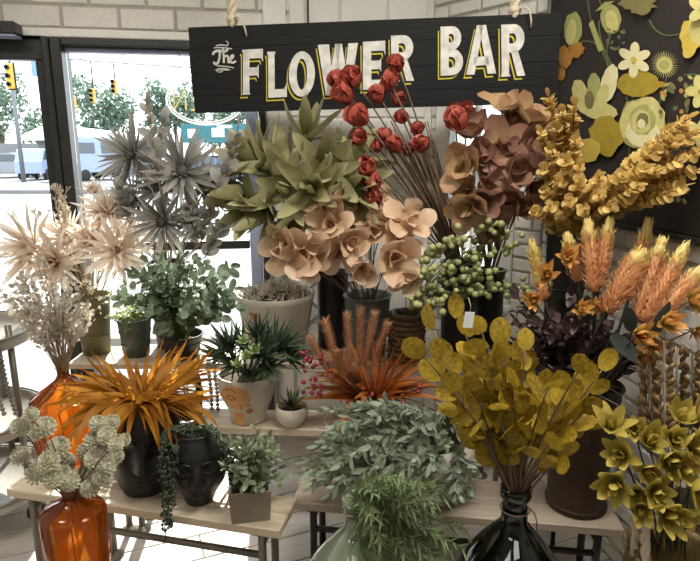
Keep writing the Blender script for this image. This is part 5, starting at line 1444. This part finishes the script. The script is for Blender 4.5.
for i, (px, py) in enumerate(br_):
    d = 1.28 + G.uniform(-.10, .14); c = at(px, py, d)
    pts = stem(t, m0 + rv(.012), c, M_stemb, .0035, .45, 8, r1=.002)
    for s in ((.62, .74, .86, 1.0) if i % 2 else (.66, .8, .9, 1.0)):
        p, tg = along(pts, s); u, w = perp(tg)
        a = G.uniform(0, 6.28); dd = tg * .9 + (u * math.cos(a) + w * math.sin(a)) * (.9 if s < 1 else .25)
        obj('leaf', G.choice(lug), t, frame(p, dd, tocam(p) * .9 + rv(.7), G.uniform(.054, .074)))

# ---- sage foliage
M_sage = leafy('sage_leaf', C('68725f'), C('a2ac96'), trans=.25, scale=8, rough=.6)
g_sage = [dict(L=1, Wd=.40, n=4, prof='point', fold=.25, bend=b) for b in (.5, .1, -.4)]
t = bunch('sage_plant', 'wide dense sage green foliage spilling over the round beige planter', 'plant', MOUTH['sage'])
m0 = MOUTH['sage']; L_ = Leaves(t)
for k in range(104):
    px = G.uniform(302, 472); py = G.uniform(404, 478) + (abs(px - 385) / 85) ** 2 * 12
    if k < 12: px, py = G.uniform(300, 350), G.uniform(450, 505)
    elif k < 34: px, py = G.uniform(350, 468), G.uniform(465, 500)
    d = 1.70 + G.uniform(-.14, .18) - (py - 430) * .0018
    c = at(px, py, d)
    pts = stem(t, m0 + Vector((G.uniform(-.09, .09), G.uniform(-.09, .09), -.01)), c, M_stemg, .0022, 1.6)
    spray(L_, pts, g_sage, 10, .046, 48, .5, 1.0, pair=True)
L_.done(M_sage)

# ---- fine green fern in the pale demijohn
M_fern = leafy('fine_green_needle', C('5c6c46'), C('8c9c70'), trans=.3, scale=8)
t = bunch('feathery_fern', 'feathery fresh green fern at the bottom centre in the pale glass jug', 'plant', MOUTH['fern'])
m0 = MOUTH['fern'] + Vector((0, 0, -.03)); mb = MB()
for k in range(64):
    px, py = G.uniform(364, 468), G.uniform(474, 585)
    if py < 500: px = G.uniform(372, 452)
    c = at(px, py, G.uniform(1.14, 1.32))
    pts = stem(t, m0 + rv(.008), c, M_stemg, .0016, 1.3, 9)
    for i in range(38):
        p, tg = along(pts, .35 + .65 * i / 38); u, w = perp(tg); a = i * 2.4
        dd = tg * .9 + (u * math.cos(a) + w * math.sin(a)) * .9
        mb.leaf(frame(p, dd, UP + rv(.5), G.uniform(.028, .045)), L=1, Wd=.15, n=2, prof='strap', bend=.3)
stuff(obj('foliage', mb.mesh('foliage', M_fern), t))
for k in range(7):
    a = k * .9; obj('cut_stem', MB().tube([MOUTH['fern'] + Vector((.006 * math.cos(a), .006 * math.sin(a), -.02)), bg_ + Vector((.02 * math.cos(a), .02 * math.sin(a), .16)), bg_ + Vector((.06 * math.cos(a + 1), .05 * math.sin(a + 1), .02))], .0022, 5).mesh('cut_stem', M_stemd), t)

# ---- rust arrangement with foxtails
M_rustl = leafy('rust_leaf', C('8a3a1c'), C('b5602a'), trans=.4, scale=9, tip=C('bd7a34'), tip_pow=2)
M_fox = leafy('foxtail', C('a06c44'), C('cc9c76'), trans=.4, scale=10)
M_redb = solid('red_berry', C('641418'), C('8a2228'), rough=.35, objrand=True)
t = bunch('foxtail_arrangement', 'rust red grassy arrangement with upright foxtails and small red berries', 'plant', MOUTH['rust'])
m0 = MOUTH['rust']
rsg = [lm('leaf', M_rustl, L=1, Wd=w, n=8, prof='strap', fold=.3, bend=b, twist=tw) for w, b, tw in ((.10, -.5, .8), (.13, -.9, -.9), (.09, -.2, 1.2), (.13, -1.3, .6))]
for k in range(170):
    a = G.uniform(0, 6.28); el = G.uniform(.25, 1.3)
    dd = Vector((math.cos(a) * math.cos(el), math.sin(a) * math.cos(el) - .1, math.sin(el)))
    obj('leaf', G.choice(rsg), t, frame(m0 + Vector((math.cos(a) * .025, math.sin(a) * .025, 0)), dd, UP + rv(.2), G.uniform(.15, .30)))
for a, b, w in (((339, 372), (325, 320), 10), ((350, 366), (347, 313), 9), ((359, 366), (361, 308), 9), ((364, 366), (375, 312), 9), ((370, 370), (388, 322), 9), ((334, 384), (310, 336), 9), ((344, 378), (338, 352), 10)):
    A, Bp = at(*a, 1.97), at(*b, 1.98); ax = (Bp - A); ln = ax.length; ax.normalize(); u, v = perp(ax)
    fx = obj('foxtail_stem', MB().tube([m0 + rv(.015), A, Bp], .0022, 5).mesh('foxtail_stem', M_stemt), t)
    mb = MB(); r = w * mpp(1.97, 340) * .5
    mb.tube([A.lerp(Bp, i / 8) for i in range(9)], [r * .35 * math.sin(PI * (.12 + .8 * i / 8)) ** .5 for i in range(9)], 8)
    for i in range(320):
        s = i / 320; a2 = i * 2.4; rd = u * math.cos(a2) + v * math.sin(a2)
        mb.leaf(frame(A + ax * ln * s + rd * r * .35, ax * .9 + rd, ax + rv(.5), r * 1.35), L=1, Wd=.16, n=1, prof='spike')
    stuff(obj('foxtail', mb.mesh('foxtail', M_fox), fx))
meb = MB().ball((0, 0, 0), 1, 8, 6).mesh('red_berry', M_redb)
for k in range(46):
    px, py = (G.uniform(298, 330), G.uniform(350, 396)) if k < 34 else (G.uniform(340, 420), G.uniform(385, 412))
    c = at(px, py, G.uniform(1.90, 2.0))
    if k % 3 == 0: stem(t, m0 + rv(.01), c, M_stemb, .0015, 1)
    obj('red_berry', meb, t, Matrix.Translation(c) @ Matrix.Scale(G.uniform(.007, .010), 4))
for k in range(14):
    c = at(G.uniform(325, 405), G.uniform(335, 392), 1.92)
    obj('leaf', rsg[0], t, frame(c, Vector((G.uniform(-.5, .5), -.4, 1)), UP, .06))

# ---- orange grass in the large face vase
M_grs = leafy('orange_blade', C('7e4812'), C('dca43c'), trans=.5, scale=3, amount=1.4, tip=C('b07424'), tip_pow=2)
t = bunch('orange_grass', 'spiky arching orange grass bursting from the larger black face vase', 'plant', MOUTH['grass'])
m0 = MOUTH['grass'] + Vector((0, 0, -.006))
gg = [lm('blade', M_grs, L=1, Wd=w, n=9, prof='strap', fold=.35, bend=b, twist=tw) for w, b, tw in ((.11, -.9, 1.2), (.12, -1.4, -1.1), (.10, -.6, 1.5), (.13, -1.9, 1.0), (.11, .3, -1.6))]
for k in range(170):
    a = G.uniform(0, 6.28); el = G.uniform(.05, .8) if k % 4 else G.uniform(.5, 1.1)
    dd = Vector((math.cos(a) * math.cos(el) * 1.2, math.sin(a) * math.cos(el) * .8 - .05, math.sin(el)))
    ln = G.uniform(.15, .28) * (.85 if el > .8 else 1)
    obj('blade', G.choice(gg), t, frame(m0 + Vector((math.cos(a) * .045, math.sin(a) * .03, 0)), dd, UP + rv(.25), ln))

for k in range(70):
    a = G.uniform(0, 6.28); el = G.uniform(.55, 1.4)
    obj('blade', G.choice(gg), t, frame(m0 + Vector((math.cos(a) * .03 * G.random(), math.sin(a) * .02, -.01)), Vector((math.cos(a) * math.cos(el), math.sin(a) * math.cos(el), math.sin(el))), UP + rv(.4), G.uniform(.09, .19)))

# ---- trailing succulents in the small face vase
M_pearl = leafy('dark_succulent', C('2f3a2c'), C('4a5842'), trans=.15, scale=10, rough=.5)
t = bunch('trailing_succulent', 'dark trailing bead succulents hanging over the smaller face vase', 'plant', MOUTH['pearl'])
m0 = MOUTH['pearl']
paths = []
for px, py, side in ((165, 520, -1), (169, 498, -1), (172, 476, -1), (162, 545, -1), (174, 460, -1), (170, 510, -1), (167, 530, -1), (176, 448, -1), (232, 520, 1), (229, 490, 1), (235, 478, 1), (227, 460, 1)):
    edge = m0 + Vector((side * rv2 * G.uniform(.55, .66), -rv2 * G.uniform(.3, .5), .012))
    endp = at(px, py, 1.53 if py > 470 else 1.56)
    endp.y = min(endp.y, edge.y - .02)
    paths.append(bez(m0 + rv(.01), edge + Vector((side * .03, -.02, .05)), edge + Vector((side * .02, -.03, -.01)), 6) + [Vector((endp.x, edge.y - .05, z)) for z in [edge.z - .01 + (endp.z - edge.z) * k / 6 for k in range(1, 7)]])
for pts in paths:
    mb = MB(); mb.tube(pts, .0016, 5)
    ln = sum((b - a).length for a, b in zip(pts, pts[1:]))
    for i in range(int(ln / .0042)):
        p, tg = along(pts, G.random()); u, w = perp(tg); a = G.uniform(0, 6.28)
        mb.ball(p + (u * math.cos(a) + w * math.sin(a)) * .007, .0050, 6, 4, (1, 1, 1.2))
    stuff(obj('strand', mb.mesh('strand', M_pearl), t))
mb = MB()
for i in range(260):
    a = G.uniform(0, 6.28); q_ = math.sqrt(G.random()) * rv2 * .60
    mb.leaf(frame(m0 + Vector((q_ * math.cos(a), q_ * math.sin(a) * .74, -.012)), rv(1) + UP * 1.2, UP, G.uniform(.018, .034)), L=1, Wd=.35, n=2, prof='oval')
stuff(obj('rosettes', mb.mesh('rosettes', M_pearl), t))

# ---- small leafy plant in the square pot
M_boxw = leafy('grey_green_leaf', C('5f6b4e'), C('8d9678'), trans=.35, scale=8, tip=C('9aa084'), tip_pow=2)
g_box = [dict(L=1, Wd=.42, n=4, prof='oval', fold=.2, bend=b) for b in (.4, 0, -.4)]
t = bunch('leafy_shrublet', 'small bushy grey green plant in the square concrete pot', 'plant', MOUTH['square'])
m0 = MOUTH['square']; L_ = Leaves(t)
for k in range(36):
    px, py = G.gauss(253, 17), G.uniform(428, 488)
    px = min(max(px, 214), 290)
    c = at(px, py, 1.56 + G.uniform(-.09, .09))
    pts = stem(t, m0 + Vector((G.uniform(-.03, .03), G.uniform(-.03, .03), -.004)), c, M_stemg, .0016, .8)
    spray(L_, pts, g_box, 6, .034, 50, .35, 1.0, pair=True)
L_.done(M_boxw)

# ---- aloes in the painted face pot
M_aloe = leafy('aloe_leaf', C('2c3a2a'), C('4a5c44'), trans=.15, scale=10, rough=.4, spec=.5)
M_aloel = leafy('pale_succulent', C('7d9256'), C('a3b57c'), trans=.25, scale=10)
t = bunch('aloe_cluster', 'cluster of dark spiky aloes in the painted face pot', 'plant', MOUTH['aloe'])
m0 = MOUTH['aloe']
al = [lm('leaf', M_aloe, L=1, Wd=w, n=6, prof='spike', fold=.5, bend=b) for w, b in ((.20, .25), (.22, .5), (.18, -.2))]
alc = MB().ball((0, 0, 0), .12, 8, 6).mesh('rosette', M_aloe)
alp = [lm('leaf', M_aloel, L=1, Wd=.4, n=4, prof='point', fold=.3, bend=.5)]
alpc = MB().ball((0, 0, 0), .12, 8, 6).mesh('rosette', M_aloel)
for px, py, d, r, ax in ((225, 352, 2.02, 34, (-.5, -.4, 1)), (283, 352, 2.02, 38, (.4, -.3, 1)), (268, 360, 1.96, 30, (.2, -.8, 1)), (243, 350, 2.05, 28, (-.1, -.2, 1)), (216, 360, 2.0, 28, (-1, -.4, .5)), (298, 352, 2.02, 26, (1, -.2, .7)), (250, 380, 1.93, 14, (0, -1, .2)), (262, 340, 2.05, 30, (.1, 0, 1)), (232, 368, 1.96, 26, (-.5, -.9, .5)), (275, 370, 1.96, 26, (.5, -.9, .4)), (304, 362, 2.0, 24, (1, -.5, .4))):
    c = at(px, py, d); s = r * mpp(d, py)
    c = c.lerp(Vector((m0.x, m0.y, c.z)), .25)
    obj('stalk', MB().tube([m0 + rv(.01), c], .006, 6).mesh('stalk', M_aloe), t)
    flower(t, c, Vector(ax), [(6, 18, al, s, s * .04), (9, 42, al, s * 1.0, s * .06), (8, 66, al, s * .9, s * .08)], alc, 'rosette', 'leaf', s)
for px, py, d in ((247, 358, 1.95), (238, 366, 1.94), (255, 352, 1.97), (244, 342, 2.0)):
    c = at(px, py, d); flower(t, c, (0, -.5, 1), [(6, 30, alp, .03, .002), (7, 65, alp, .036, .003)], alpc, 'rosette', 'leaf', .03)
t = bunch('striped_aloe', 'small dark aloe with orange edged leaves in the small white pot', 'plant', MOUTH['saloe'])
m0 = MOUTH['saloe']
flower(t, m0 + Vector((0, 0, .012)), (0, -.2, 1), [(5, 25, al, .07, .004), (7, 60, al, .085, .006)], alc, 'rosette', 'leaf', .05)
orl = lm('leaf', M_orf, L=1, Wd=.2, n=5, prof='lance', fold=.3, bend=.3)
for dx, dz in ((.9, .35), (1, .1), (.6, .6)):
    obj('orange_leaf', orl, t, frame(m0 + Vector((0, -.01, .012)), Vector((dx, -.3, dz)), UP, .085))
flower(t, m0 + Vector((.01, .0, .03)), (.2, -.2, 1), [(6, 30, alp, .035, .003), (6, 55, alp, .045, .004)], alpc, 'rosette', 'leaf', .03)

# ---- eucalyptus
M_euc = leafy('eucalyptus_leaf', C('5c6b56'), C('8a9a80'), trans=.3, scale=8, rough=.5)
g_euc = [dict(L=1, Wd=.85, n=4, prof='oval', fold=.15, bend=b) for b in (.3, -.2, .6)]
t = bunch('eucalyptus_bush', 'rounded grey green eucalyptus bush below the silver proteas', 'plant', MOUTH['euca'])
m0 = MOUTH['euca'] + Vector((0, 0, -.03)); L_ = Leaves(t)
for k in range(52):
    a = G.uniform(0, 6.28); q_ = math.sqrt(G.random())
    px, py = 178 + 58 * q_ * math.cos(a), 292 + 42 * q_ * math.sin(a)
    c = at(px, py, 2.18 + G.uniform(-.12, .14))
    pts = stem(t, m0 + rv(.02), c, M_stemg, .002, .8)
    spray(L_, pts, g_euc, 6, .040, 60, .4, 1.0, pair=True)
for px, py in ((236, 290), (232, 268), (224, 320), (120, 300), (240, 305)):
    c = at(px, py, 2.12); pts = stem(t, m0 + rv(.02), c, M_stemg, .002, 1.4)
    spray(L_, pts, g_euc, 5, .048, 60, .5, 1.0, pair=True)
L_.done(M_euc)
# ---- small pale sprigs in the grey pot
M_lime = leafy('pale_lime_leaf', C('8fa05c'), C('b5c088'), trans=.45, scale=8)
t = bunch('lime_sprigs', 'small pale lime sprigs in the grey tin pot by the window', 'plant', MOUTH['sprig'])
m0 = MOUTH['sprig'] + Vector((0, 0, -.02)); L_ = Leaves(t)
for k in range(16):
    c = at(G.uniform(108, 158), G.uniform(292, 330), 2.28 + G.uniform(-.06, .06))
    pts = stem(t, m0 + rv(.02), c, M_stemg, .0016, .8); spray(L_, pts, g_box, 6, .028, 55, .35, 1, pair=True)
L_.done(M_lime)

# ---- silver proteas
M_sil = leafy('silver_petal', C('6e6c67'), C('a6a39b'), trans=.3, scale=4, amount=1.1, tip=C('a19d94'), tip_pow=2, base=C('524d45'))
slp = [lm('petal', M_sil, L=1, Wd=w, n=6, prof='lance', fold=.3, bend=b) for w, b in ((.12, .5), (.15, .2), (.11, -.3))]
slc = MB().ball((0, .08, 0), .15, 12, 8, (1, .7, 1)).mesh('protea', M_sil)
t = bunch('silver_proteas', 'bunch of spiky silver grey protea flowers in front of the window', 'flowers', MOUTH['protea'])
m0 = MOUTH['protea'] + Vector((0, 0, -.1))
for px, py, d, r, ax in ((132, 156, 2.26, 36, (-.4, -1, .5)), (182, 172, 2.18, 40, (.1, -1, .35)), (163, 222, 2.14, 34, (-.1, -1, .0)), (136, 200, 2.24, 32, (-.7, -.7, .1)), (192, 222, 2.16, 22, (.4, -1, -.1)), (158, 190, 2.28, 28, (0, -.6, .5)), (205, 188, 2.26, 28, (.7, -.6, .2))):
    c = at(px, py, d); s = r * 1.12 * mpp(d, py)
    stem(t, m0 + rv(.02), c, M_stemt, .005, .5)
    flower(t, c, Vector(ax) + rv(.1), [(10, 30, slp, s * .5, s * .07), (14, 52, slp, s * .85, s * .08), (16, 74, slp, s, s * .08), (10, 100, slp, s * .95, s * .06)], slc, 'protea', 'petal', s)
g_lamb = [dict(L=1, Wd=.62, n=4, prof='oval', fold=.25, bend=b) for b in (.5, .1)]
t = bunch('lambs_ear_sprigs', 'upright silver sprigs of soft oval leaves between the proteas', 'foliage', MOUTH['protea'] + Vector((0, 0, -.02)))
L_ = Leaves(t)
for a, b, d in (((160, 190), (147, 106), 2.12), ((214, 200), (238, 132), 2.12), ((200, 245), (216, 196), 2.16), ((205, 258), (222, 225), 2.14), ((150, 185), (163, 120), 2.3), ((195, 250), (190, 205), 2.14), ((128, 220), (120, 190), 2.2)):
    A, Bp = at(*a, d), at(*b, d)
    stem(t, m0 + rv(.02), A, M_stemt, .003, .3)
    pts = bez(A, A.lerp(Bp, .5) + rv(.01), Bp, 6); obj('stem', MB().tube(pts, .0028, 5).mesh('stem', M_stemt), t)
    spray(L_, pts, g_lamb, 7, .066, 52, .05, 1, pair=True, taper=.3, face=2.5)
L_.done(M_sil)

# ---- blush dahlias
M_blu = leafy('blush_petal', C('d6c6b4'), C('ebdfd0'), trans=.5, scale=12, tip=C('e8dccf'), tip_pow=2, base=C('c4a48c'))
M_crm = leafy('cream_blossom', C('c9bda6'), C('e2d8c4'), trans=.45, scale=12)
blp = [lm('petal', M_blu, L=1, Wd=w, n=5, prof='lance', fold=.3, bend=b) for w, b in ((.17, .4), (.14, .1), (.18, -.2))]
blc = MB().ball((0, .05, 0), .12, 10, 8).mesh('dahlia', M_blu)
t = bunch('blush_dahlias', 'spiky blush pink dried dahlias rising from the olive bucket', 'flowers', MOUTH['dahlia'])
m0 = MOUTH['dahlia'] + Vector((0, 0, -.06))
for px, py, d, r, ax in ((34, 248, 2.12, 36, (-.5, -1, .3)), (56, 262, 2.10, 30, (-.1, -1, .1)), (117, 250, 2.16, 30, (.3, -1, .3)), (108, 212, 2.24, 26, (.1, -.6, .8)), (92, 240, 2.2, 26, (0, -1, .5)), (66, 238, 2.22, 26, (-.3, -.6, .8)), (94, 192, 2.28, 13, (0, -.4, 1)), (130, 238, 2.26, 22, (.6, -.6, .5))):
    c = at(px, py, d); s = r * 1.22 * mpp(d, py)
    stem(t, m0 + rv(.02), c, M_stemt, .003, .5)
    flower(t, c, Vector(ax) + rv(.1), [(9, 20, blp, s * .7, s * .05), (14, 44, blp, s * .92, s * .06), (15, 68, blp, s, s * .07), (9, 90, blp, s * .9, s * .06)], blc, 'dahlia', 'petal', s)
# cream filler blossoms
t = bunch('cream_blossoms', 'wispy cream filler blossoms and curls between the blush dahlias', 'flowers', MOUTH['dahlia'] + Vector((0, 0, -.02)))
mb = MB()
for k in range(30):
    px, py = G.gauss(80, 22), G.uniform(196, 292)
    if k < 4: px, py = G.uniform(52, 66), G.uniform(185, 215)
    c = at(px, py, 2.2 + G.uniform(-.06, .08)); pts = stem(t, m0 + rv(.02), c, M_stemt, .0014, .8)
    for i in range(9):
        p, tg = along(pts, G.uniform(.75, 1)); p = p + rv(.012)
        for q_ in range(4): mb.leaf(frame(p, rv(1) + tg * .5, UP, G.uniform(.014, .024)), L=1, Wd=.7, n=2, prof='petal', bend=.6)
stuff(obj('blossoms', mb.mesh('blossoms', M_crm), t))
for k in range(6):
    a = at(60 + G.uniform(-6, 6), 210, 2.2); obj('tendril', MB().tube(bez(a, a + Vector((G.uniform(-.03, .03), 0, .05)), a + Vector((G.uniform(-.04, .04), -.01, .09)), 6), .0012, 4).mesh('tendril', M_crm), t)

# ---- white berry spray in the amber bottle
M_wht = leafy('white_husk', C('b8b0a0'), C('d8d2c4'), trans=.4, scale=12)
t = bunch('white_spray', 'cloud of small whitish dried husks on thin stems in the tall amber bottle', 'flowers', MOUTH['spray'])
m0 = MOUTH['spray'] + Vector((0, 0, -.05)); mb = MB()
for k in range(74):
    a = R(G.uniform(35, 145)); q_ = G.uniform(35, 95)
    px, py = 54 + q_ * math.cos(a) * .72, 352 - q_ * math.sin(a) * 1.0
    c = at(px, py, 1.98 + G.uniform(-.10, .06)); pts = stem(t, m0 + rv(.008), c, M_stemt, .0016, .6)
    for i in range(15):
        p, tg = along(pts, .55 + .45 * G.random()); p = p + rv(.016)
        mb.leaf(frame(p, rv(1) + tg, tocam(p) + rv(.6), G.uniform(.015, .023)), L=1, Wd=.72, n=3, prof='oval', bend=.6, fold=.3)
stuff(obj('husks', mb.mesh('husks', M_wht), t))

# ---- white cone flowers in the amber jug
M_cone = leafy('ivory_cone', C('a9a58c'), C('c9c6ae'), trans=.2, scale=12)
mb = MB()
for i in range(64):
    s = (i + .5) / 64; ph = math.acos(1 - 1.85 * s); a = i * 2.39996
    n_ = Vector((math.sin(ph) * math.cos(a), math.cos(ph), math.sin(ph) * math.sin(a)))
    tt = (Vector((0, 1, 0)) - n_ * n_.y); tt = tt.normalized() if tt.length > 1e-3 else Vector((1, 0, 0))
    mb.leaf(frame(n_ * .72, tt * .8 + n_ * .8, n_, .50), L=1, Wd=.85, n=2, prof='oval', bend=.9, fold=.2)
mb.ball((0, 0, 0), .74, 10, 8)
cone_me = mb.mesh('cone_flower', M_cone)
t = bunch('cone_flowers', 'bunch of ivory pinecone shaped flowers in the amber jug', 'flowers', MOUTH['cone'])
m0 = MOUTH['cone'] + Vector((0, 0, -.05))
for px, py, r in ((20, 427, 10), (31, 414, 8), (45, 427, 11), (35, 434, 8), (21, 456, 10), (58, 448, 12), (49, 461, 11), (65, 463, 11), (36, 474, 11), (98, 424, 9), (112, 422, 8), (93, 441, 10), (107, 436, 10), (114, 456, 10), (95, 459, 11), (88, 474, 11), (102, 477, 10), (77, 491, 12), (90, 488, 10), (81, 504, 10), (53, 479, 10), (124, 440, 7), (106, 467, 10), (70, 482, 10), (44, 470, 9), (85, 452, 9), (116, 445, 8), (62, 474, 9)):
    d = 1.34 + G.uniform(-.07, .10); c = at(px, py, d)
    pts = stem(t, m0 + rv(.006), c, M_stemb, .0022, .5)
    ax = (c - m0).normalized() * .6 + tocam(c) * .6 + rv(.4)
    obj('cone_flower', cone_me, t, frame(c, ax, UP, r * .88 * mpp(d, py)))

# ---- wheat
M_wheat = solid('wheat_grain', C('5a4426'), C('86693c'), rough=.6, scale=20, objrand=True)
mg = MB().ball((0, .5, 0), .5, 6, 6, (.36, 1, .36)).mesh('grain', M_wheat)
t = bunch('wheat_ears', 'bundle of plump brown wheat ears at the right edge', 'wheat', MOUTH['wheat'])
m0 = MOUTH['wheat'] + Vector((0, 0, -.03))
for a, b, d in (((654, 432), (646, 352), 1.42), ((664, 436), (664, 340), 1.38), ((678, 440), (676, 346), 1.42), ((692, 440), (692, 352), 1.40), ((702, 440), (706, 362), 1.38), ((646, 430), (652, 366), 1.48)):
    A, Bp = at(*a, d), at(*b, d); ax = Bp - A; ln = ax.length; ax.normalize(); u, v = perp(ax)
    st = obj('stalk', MB().tube([m0 + rv(.015), A, Bp], .0022, 5).mesh('stalk', M_stemt), t)
    n = 26
    for i in range(n):
        s = i / n; sd = (i % 4) * PI / 2 + .4
        rd = u * math.cos(sd) + v * math.sin(sd)
        obj('grain', mg, st, frame(A + ax * ln * s + rd * .012, ax + rd * .6, rd, .044 * (1 - .25 * s)))
    mb = MB()
    for i in range(18):
        s = G.uniform(.4, 1); p = A + ax * ln * s; mb.tube([p, p + ax * .05 + rv(.022)], [.0008, .0003], 3)
    stuff(obj('awns', mb.mesh('awns', M_stemt), st))
M_dkstrap = leafy('grey_blade', C('4a4a3a'), C('666450'), trans=.2, scale=10)
for a, b in (((668, 452), (606, 396)), ((660, 450), (624, 402)), ((672, 440), (612, 372)), ((665, 440), (600, 380))):
    A, Bp = at(*a, 1.42), at(*b, 1.5)
    obj('blade', lm('blade', M_dkstrap, L=1, Wd=.06, n=6, prof='strap', bend=-.4), t, frame(A, Bp - A, UP, (Bp - A).length))

# ---- mustard flowers at the right edge
M_mus = leafy('mustard_petal', C('8e7c2a'), C('c0ac4c'), trans=.35, scale=4, amount=1.0, tip=C('c4b05c'), tip_pow=2, base=C('6e6420'))
mup = [lm('petal', M_mus, L=1, Wd=w, n=6, prof='point', fold=.35, bend=b) for w, b in ((.52, .6), (.48, .2), (.56, .8))]
muc = MB().ball((0, .08, 0), .15, 8, 6).mesh('flower', M_mus)
t = bunch('mustard_flowers', 'mustard yellow pointed petal flowers above the rope basket', 'flowers', MOUTH['basket'])
m0 = MOUTH['basket'] + Vector((0, 0.03, -.10))
for px, py, d, r, ax in ((611, 428, 1.26, 19, (-.3, -.5, .9)), (648, 443, 1.24, 18, (0, -.8, .8)), (623, 455, 1.22, 18, (-.5, -.8, .3)), (617, 482, 1.2, 20, (-.6, -1, .0)), (688, 446, 1.18, 23, (.2, -1, .4)), (678, 420, 1.24, 18, (0, -.7, .9)), (667, 460, 1.18, 20, (0, -1, .3)), (692, 484, 1.14, 23, (.2, -1, .1)), (655, 491, 1.16, 19, (-.2, -1, .3)), (666, 514, 1.14, 21, (0, -1, .1)), (699, 420, 1.22, 17, (.3, -.8, .7)), (646, 470, 1.2, 16, (-.2, -1, .2)), (684, 510, 1.14, 16, (.2, -1, -.2)), (638, 492, 1.22, 14, (-.3, -1, 0)), (672, 440, 1.2, 16, (0, -1, .6)), (634, 430, 1.28, 14, (-.2, -.8, .7)), (680, 468, 1.16, 16, (.1, -1, .2)), (640, 508, 1.18, 14, (-.3, -1, .1))):
    c = at(px, py, d); s = r * 1.45 * mpp(d, py)
    stem(t, m0 + rv(.03), c, M_stemd, .003, .5)
    flower(t, c, Vector(ax) + rv(.15), [(5, 22, mup, s * .75, s * .05), (7, 55, mup, s * 1.0, s * .07)], muc, 'flower', 'petal', s)
# ---- dried grass tuft in the basket
M_pam = leafy('dry_tuft', C('7d6a3c'), C('a38f5c'), trans=.3, scale=8)
t = bunch('dried_tuft', 'brush of fine dry straw filling the rope basket', 'dried grass', bb + Vector((0, 0, hbk * .6)))
mb = MB()
for k in range(2200):
    a = G.uniform(0, 6.28); q_ = math.sqrt(G.random()) * rbk * .8
    p = bb + Vector((q_ * math.cos(a), q_ * math.sin(a), hbk * .75))
    mb.leaf(frame(p, Vector((math.cos(a) * q_ * 5, math.sin(a) * q_ * 5, 1)) + rv(.25), rv(1), G.uniform(.08, .125)), L=1, Wd=.022, n=2, prof='strap', bend=G.uniform(-.6, .6))
stuff(obj('straw', mb.mesh('straw', M_pam), t))

# ---- cart plants
t = bunch('cart_succulent', 'small bright green succulent in the pale green jar', 'plant', MOUTH['cartsucc'])
flower(t, MOUTH['cartsucc'] + Vector((0, 0, .02)), (.3, -.4, 1), [(6, 30, alp, .07, .004), (8, 62, alp, .09, .006)], alpc, 'rosette', 'leaf', .05)
t = bunch('cart_sprigs', 'little white sprigs in the cup on top of the cart', 'plant', MOUTH['cartsprig'])
mb = MB()
for k in range(14):
    c = MOUTH['cartsprig'] + Vector((G.uniform(-.08, .08), G.uniform(-.06, .06), G.uniform(.04, .11))); stem(t, MOUTH['cartsprig'] + rv(.01), c, M_stemg, .0014, .8)
    for i in range(7): mb.leaf(frame(c + rv(.012), rv(1) + UP * .4, tocam(c), .018), L=1, Wd=.7, n=2, prof='oval', bend=.5)
stuff(obj('blossoms', mb.mesh('blossoms', M_wht), t))

t = bunch('cart_greens', 'dark green leafy cutting behind the cup on top of the cart', 'plant', MOUTH['cartsprig'] + Vector((-.06, .05, -.04)))
L_ = Leaves(t)
for k in range(9):
    a_ = MOUTH['cartsprig'] + Vector((-.06, .05, -.04)); c = a_ + Vector((G.uniform(-.07, .07), G.uniform(-.04, .04), G.uniform(.10, .19)))
    pts = stem(t, a_ + rv(.008), c, M_stemg, .0018, .8); spray(L_, pts, g_sage, 5, .055, 50, .3, 1, pair=True)
L_.done(M_dgreen)
# ---- price tags and a tassel
def price_tag(px, py, d, label):
    c = at(px, py, d); tg_ = thing('price_tag', label, 'tag', c)
    obj('card', MB().bbox((0, 0, -.018), (.024, .001, .036), .0005).mesh('card', M_placard, False), tg_, Matrix.Translation(c) @ Matrix.Rotation(.3, 4, 'Z') @ Matrix.Rotation(.12, 4, 'Y'))
    obj('string', MB().tube([c, c + Vector((.002, .004, .012)), c + Vector((-.003, .008, .03))], .0006, 4).mesh('string', M_rope), tg_)
price_tag(470, 312, 1.20, 'small white price tag hanging from a golden paddle leaf')
price_tag(468, 238, 2.02, 'small white price tag hanging below the brown hydrangea')
ta = onz(50, 496, Z1) + Vector((0, -.012, -.012))
tas = thing('tassel', 'beige cord tassel hanging from the left end of the plank bench', 'tassel', ta + Vector((0, 0, -.10)))
obj('cord', MB().tube([ta, ta + Vector((0, -.004, -.03))], .003, 6).mesh('cord', M_rope), tas)
obj('head', MB().ball(ta + Vector((0, -.004, -.035)), .011, 10, 8).mesh('head', M_rope), tas)
mb = MB()
for k in range(40):
    a = k * 2.4; q_ = .002 + .009 * (k / 40) ** .5
    p = ta + Vector((0, -.004, -.04)); mb.tube([p, p + Vector((q_ * math.cos(a) * .8, q_ * math.sin(a) * .8, -.03)), p + Vector((q_ * math.cos(a) * 1.3, q_ * math.sin(a) * 1.3, -.072))], .0011, 4)
stuff(obj('fringe', mb.mesh('fringe', M_rope), tas))
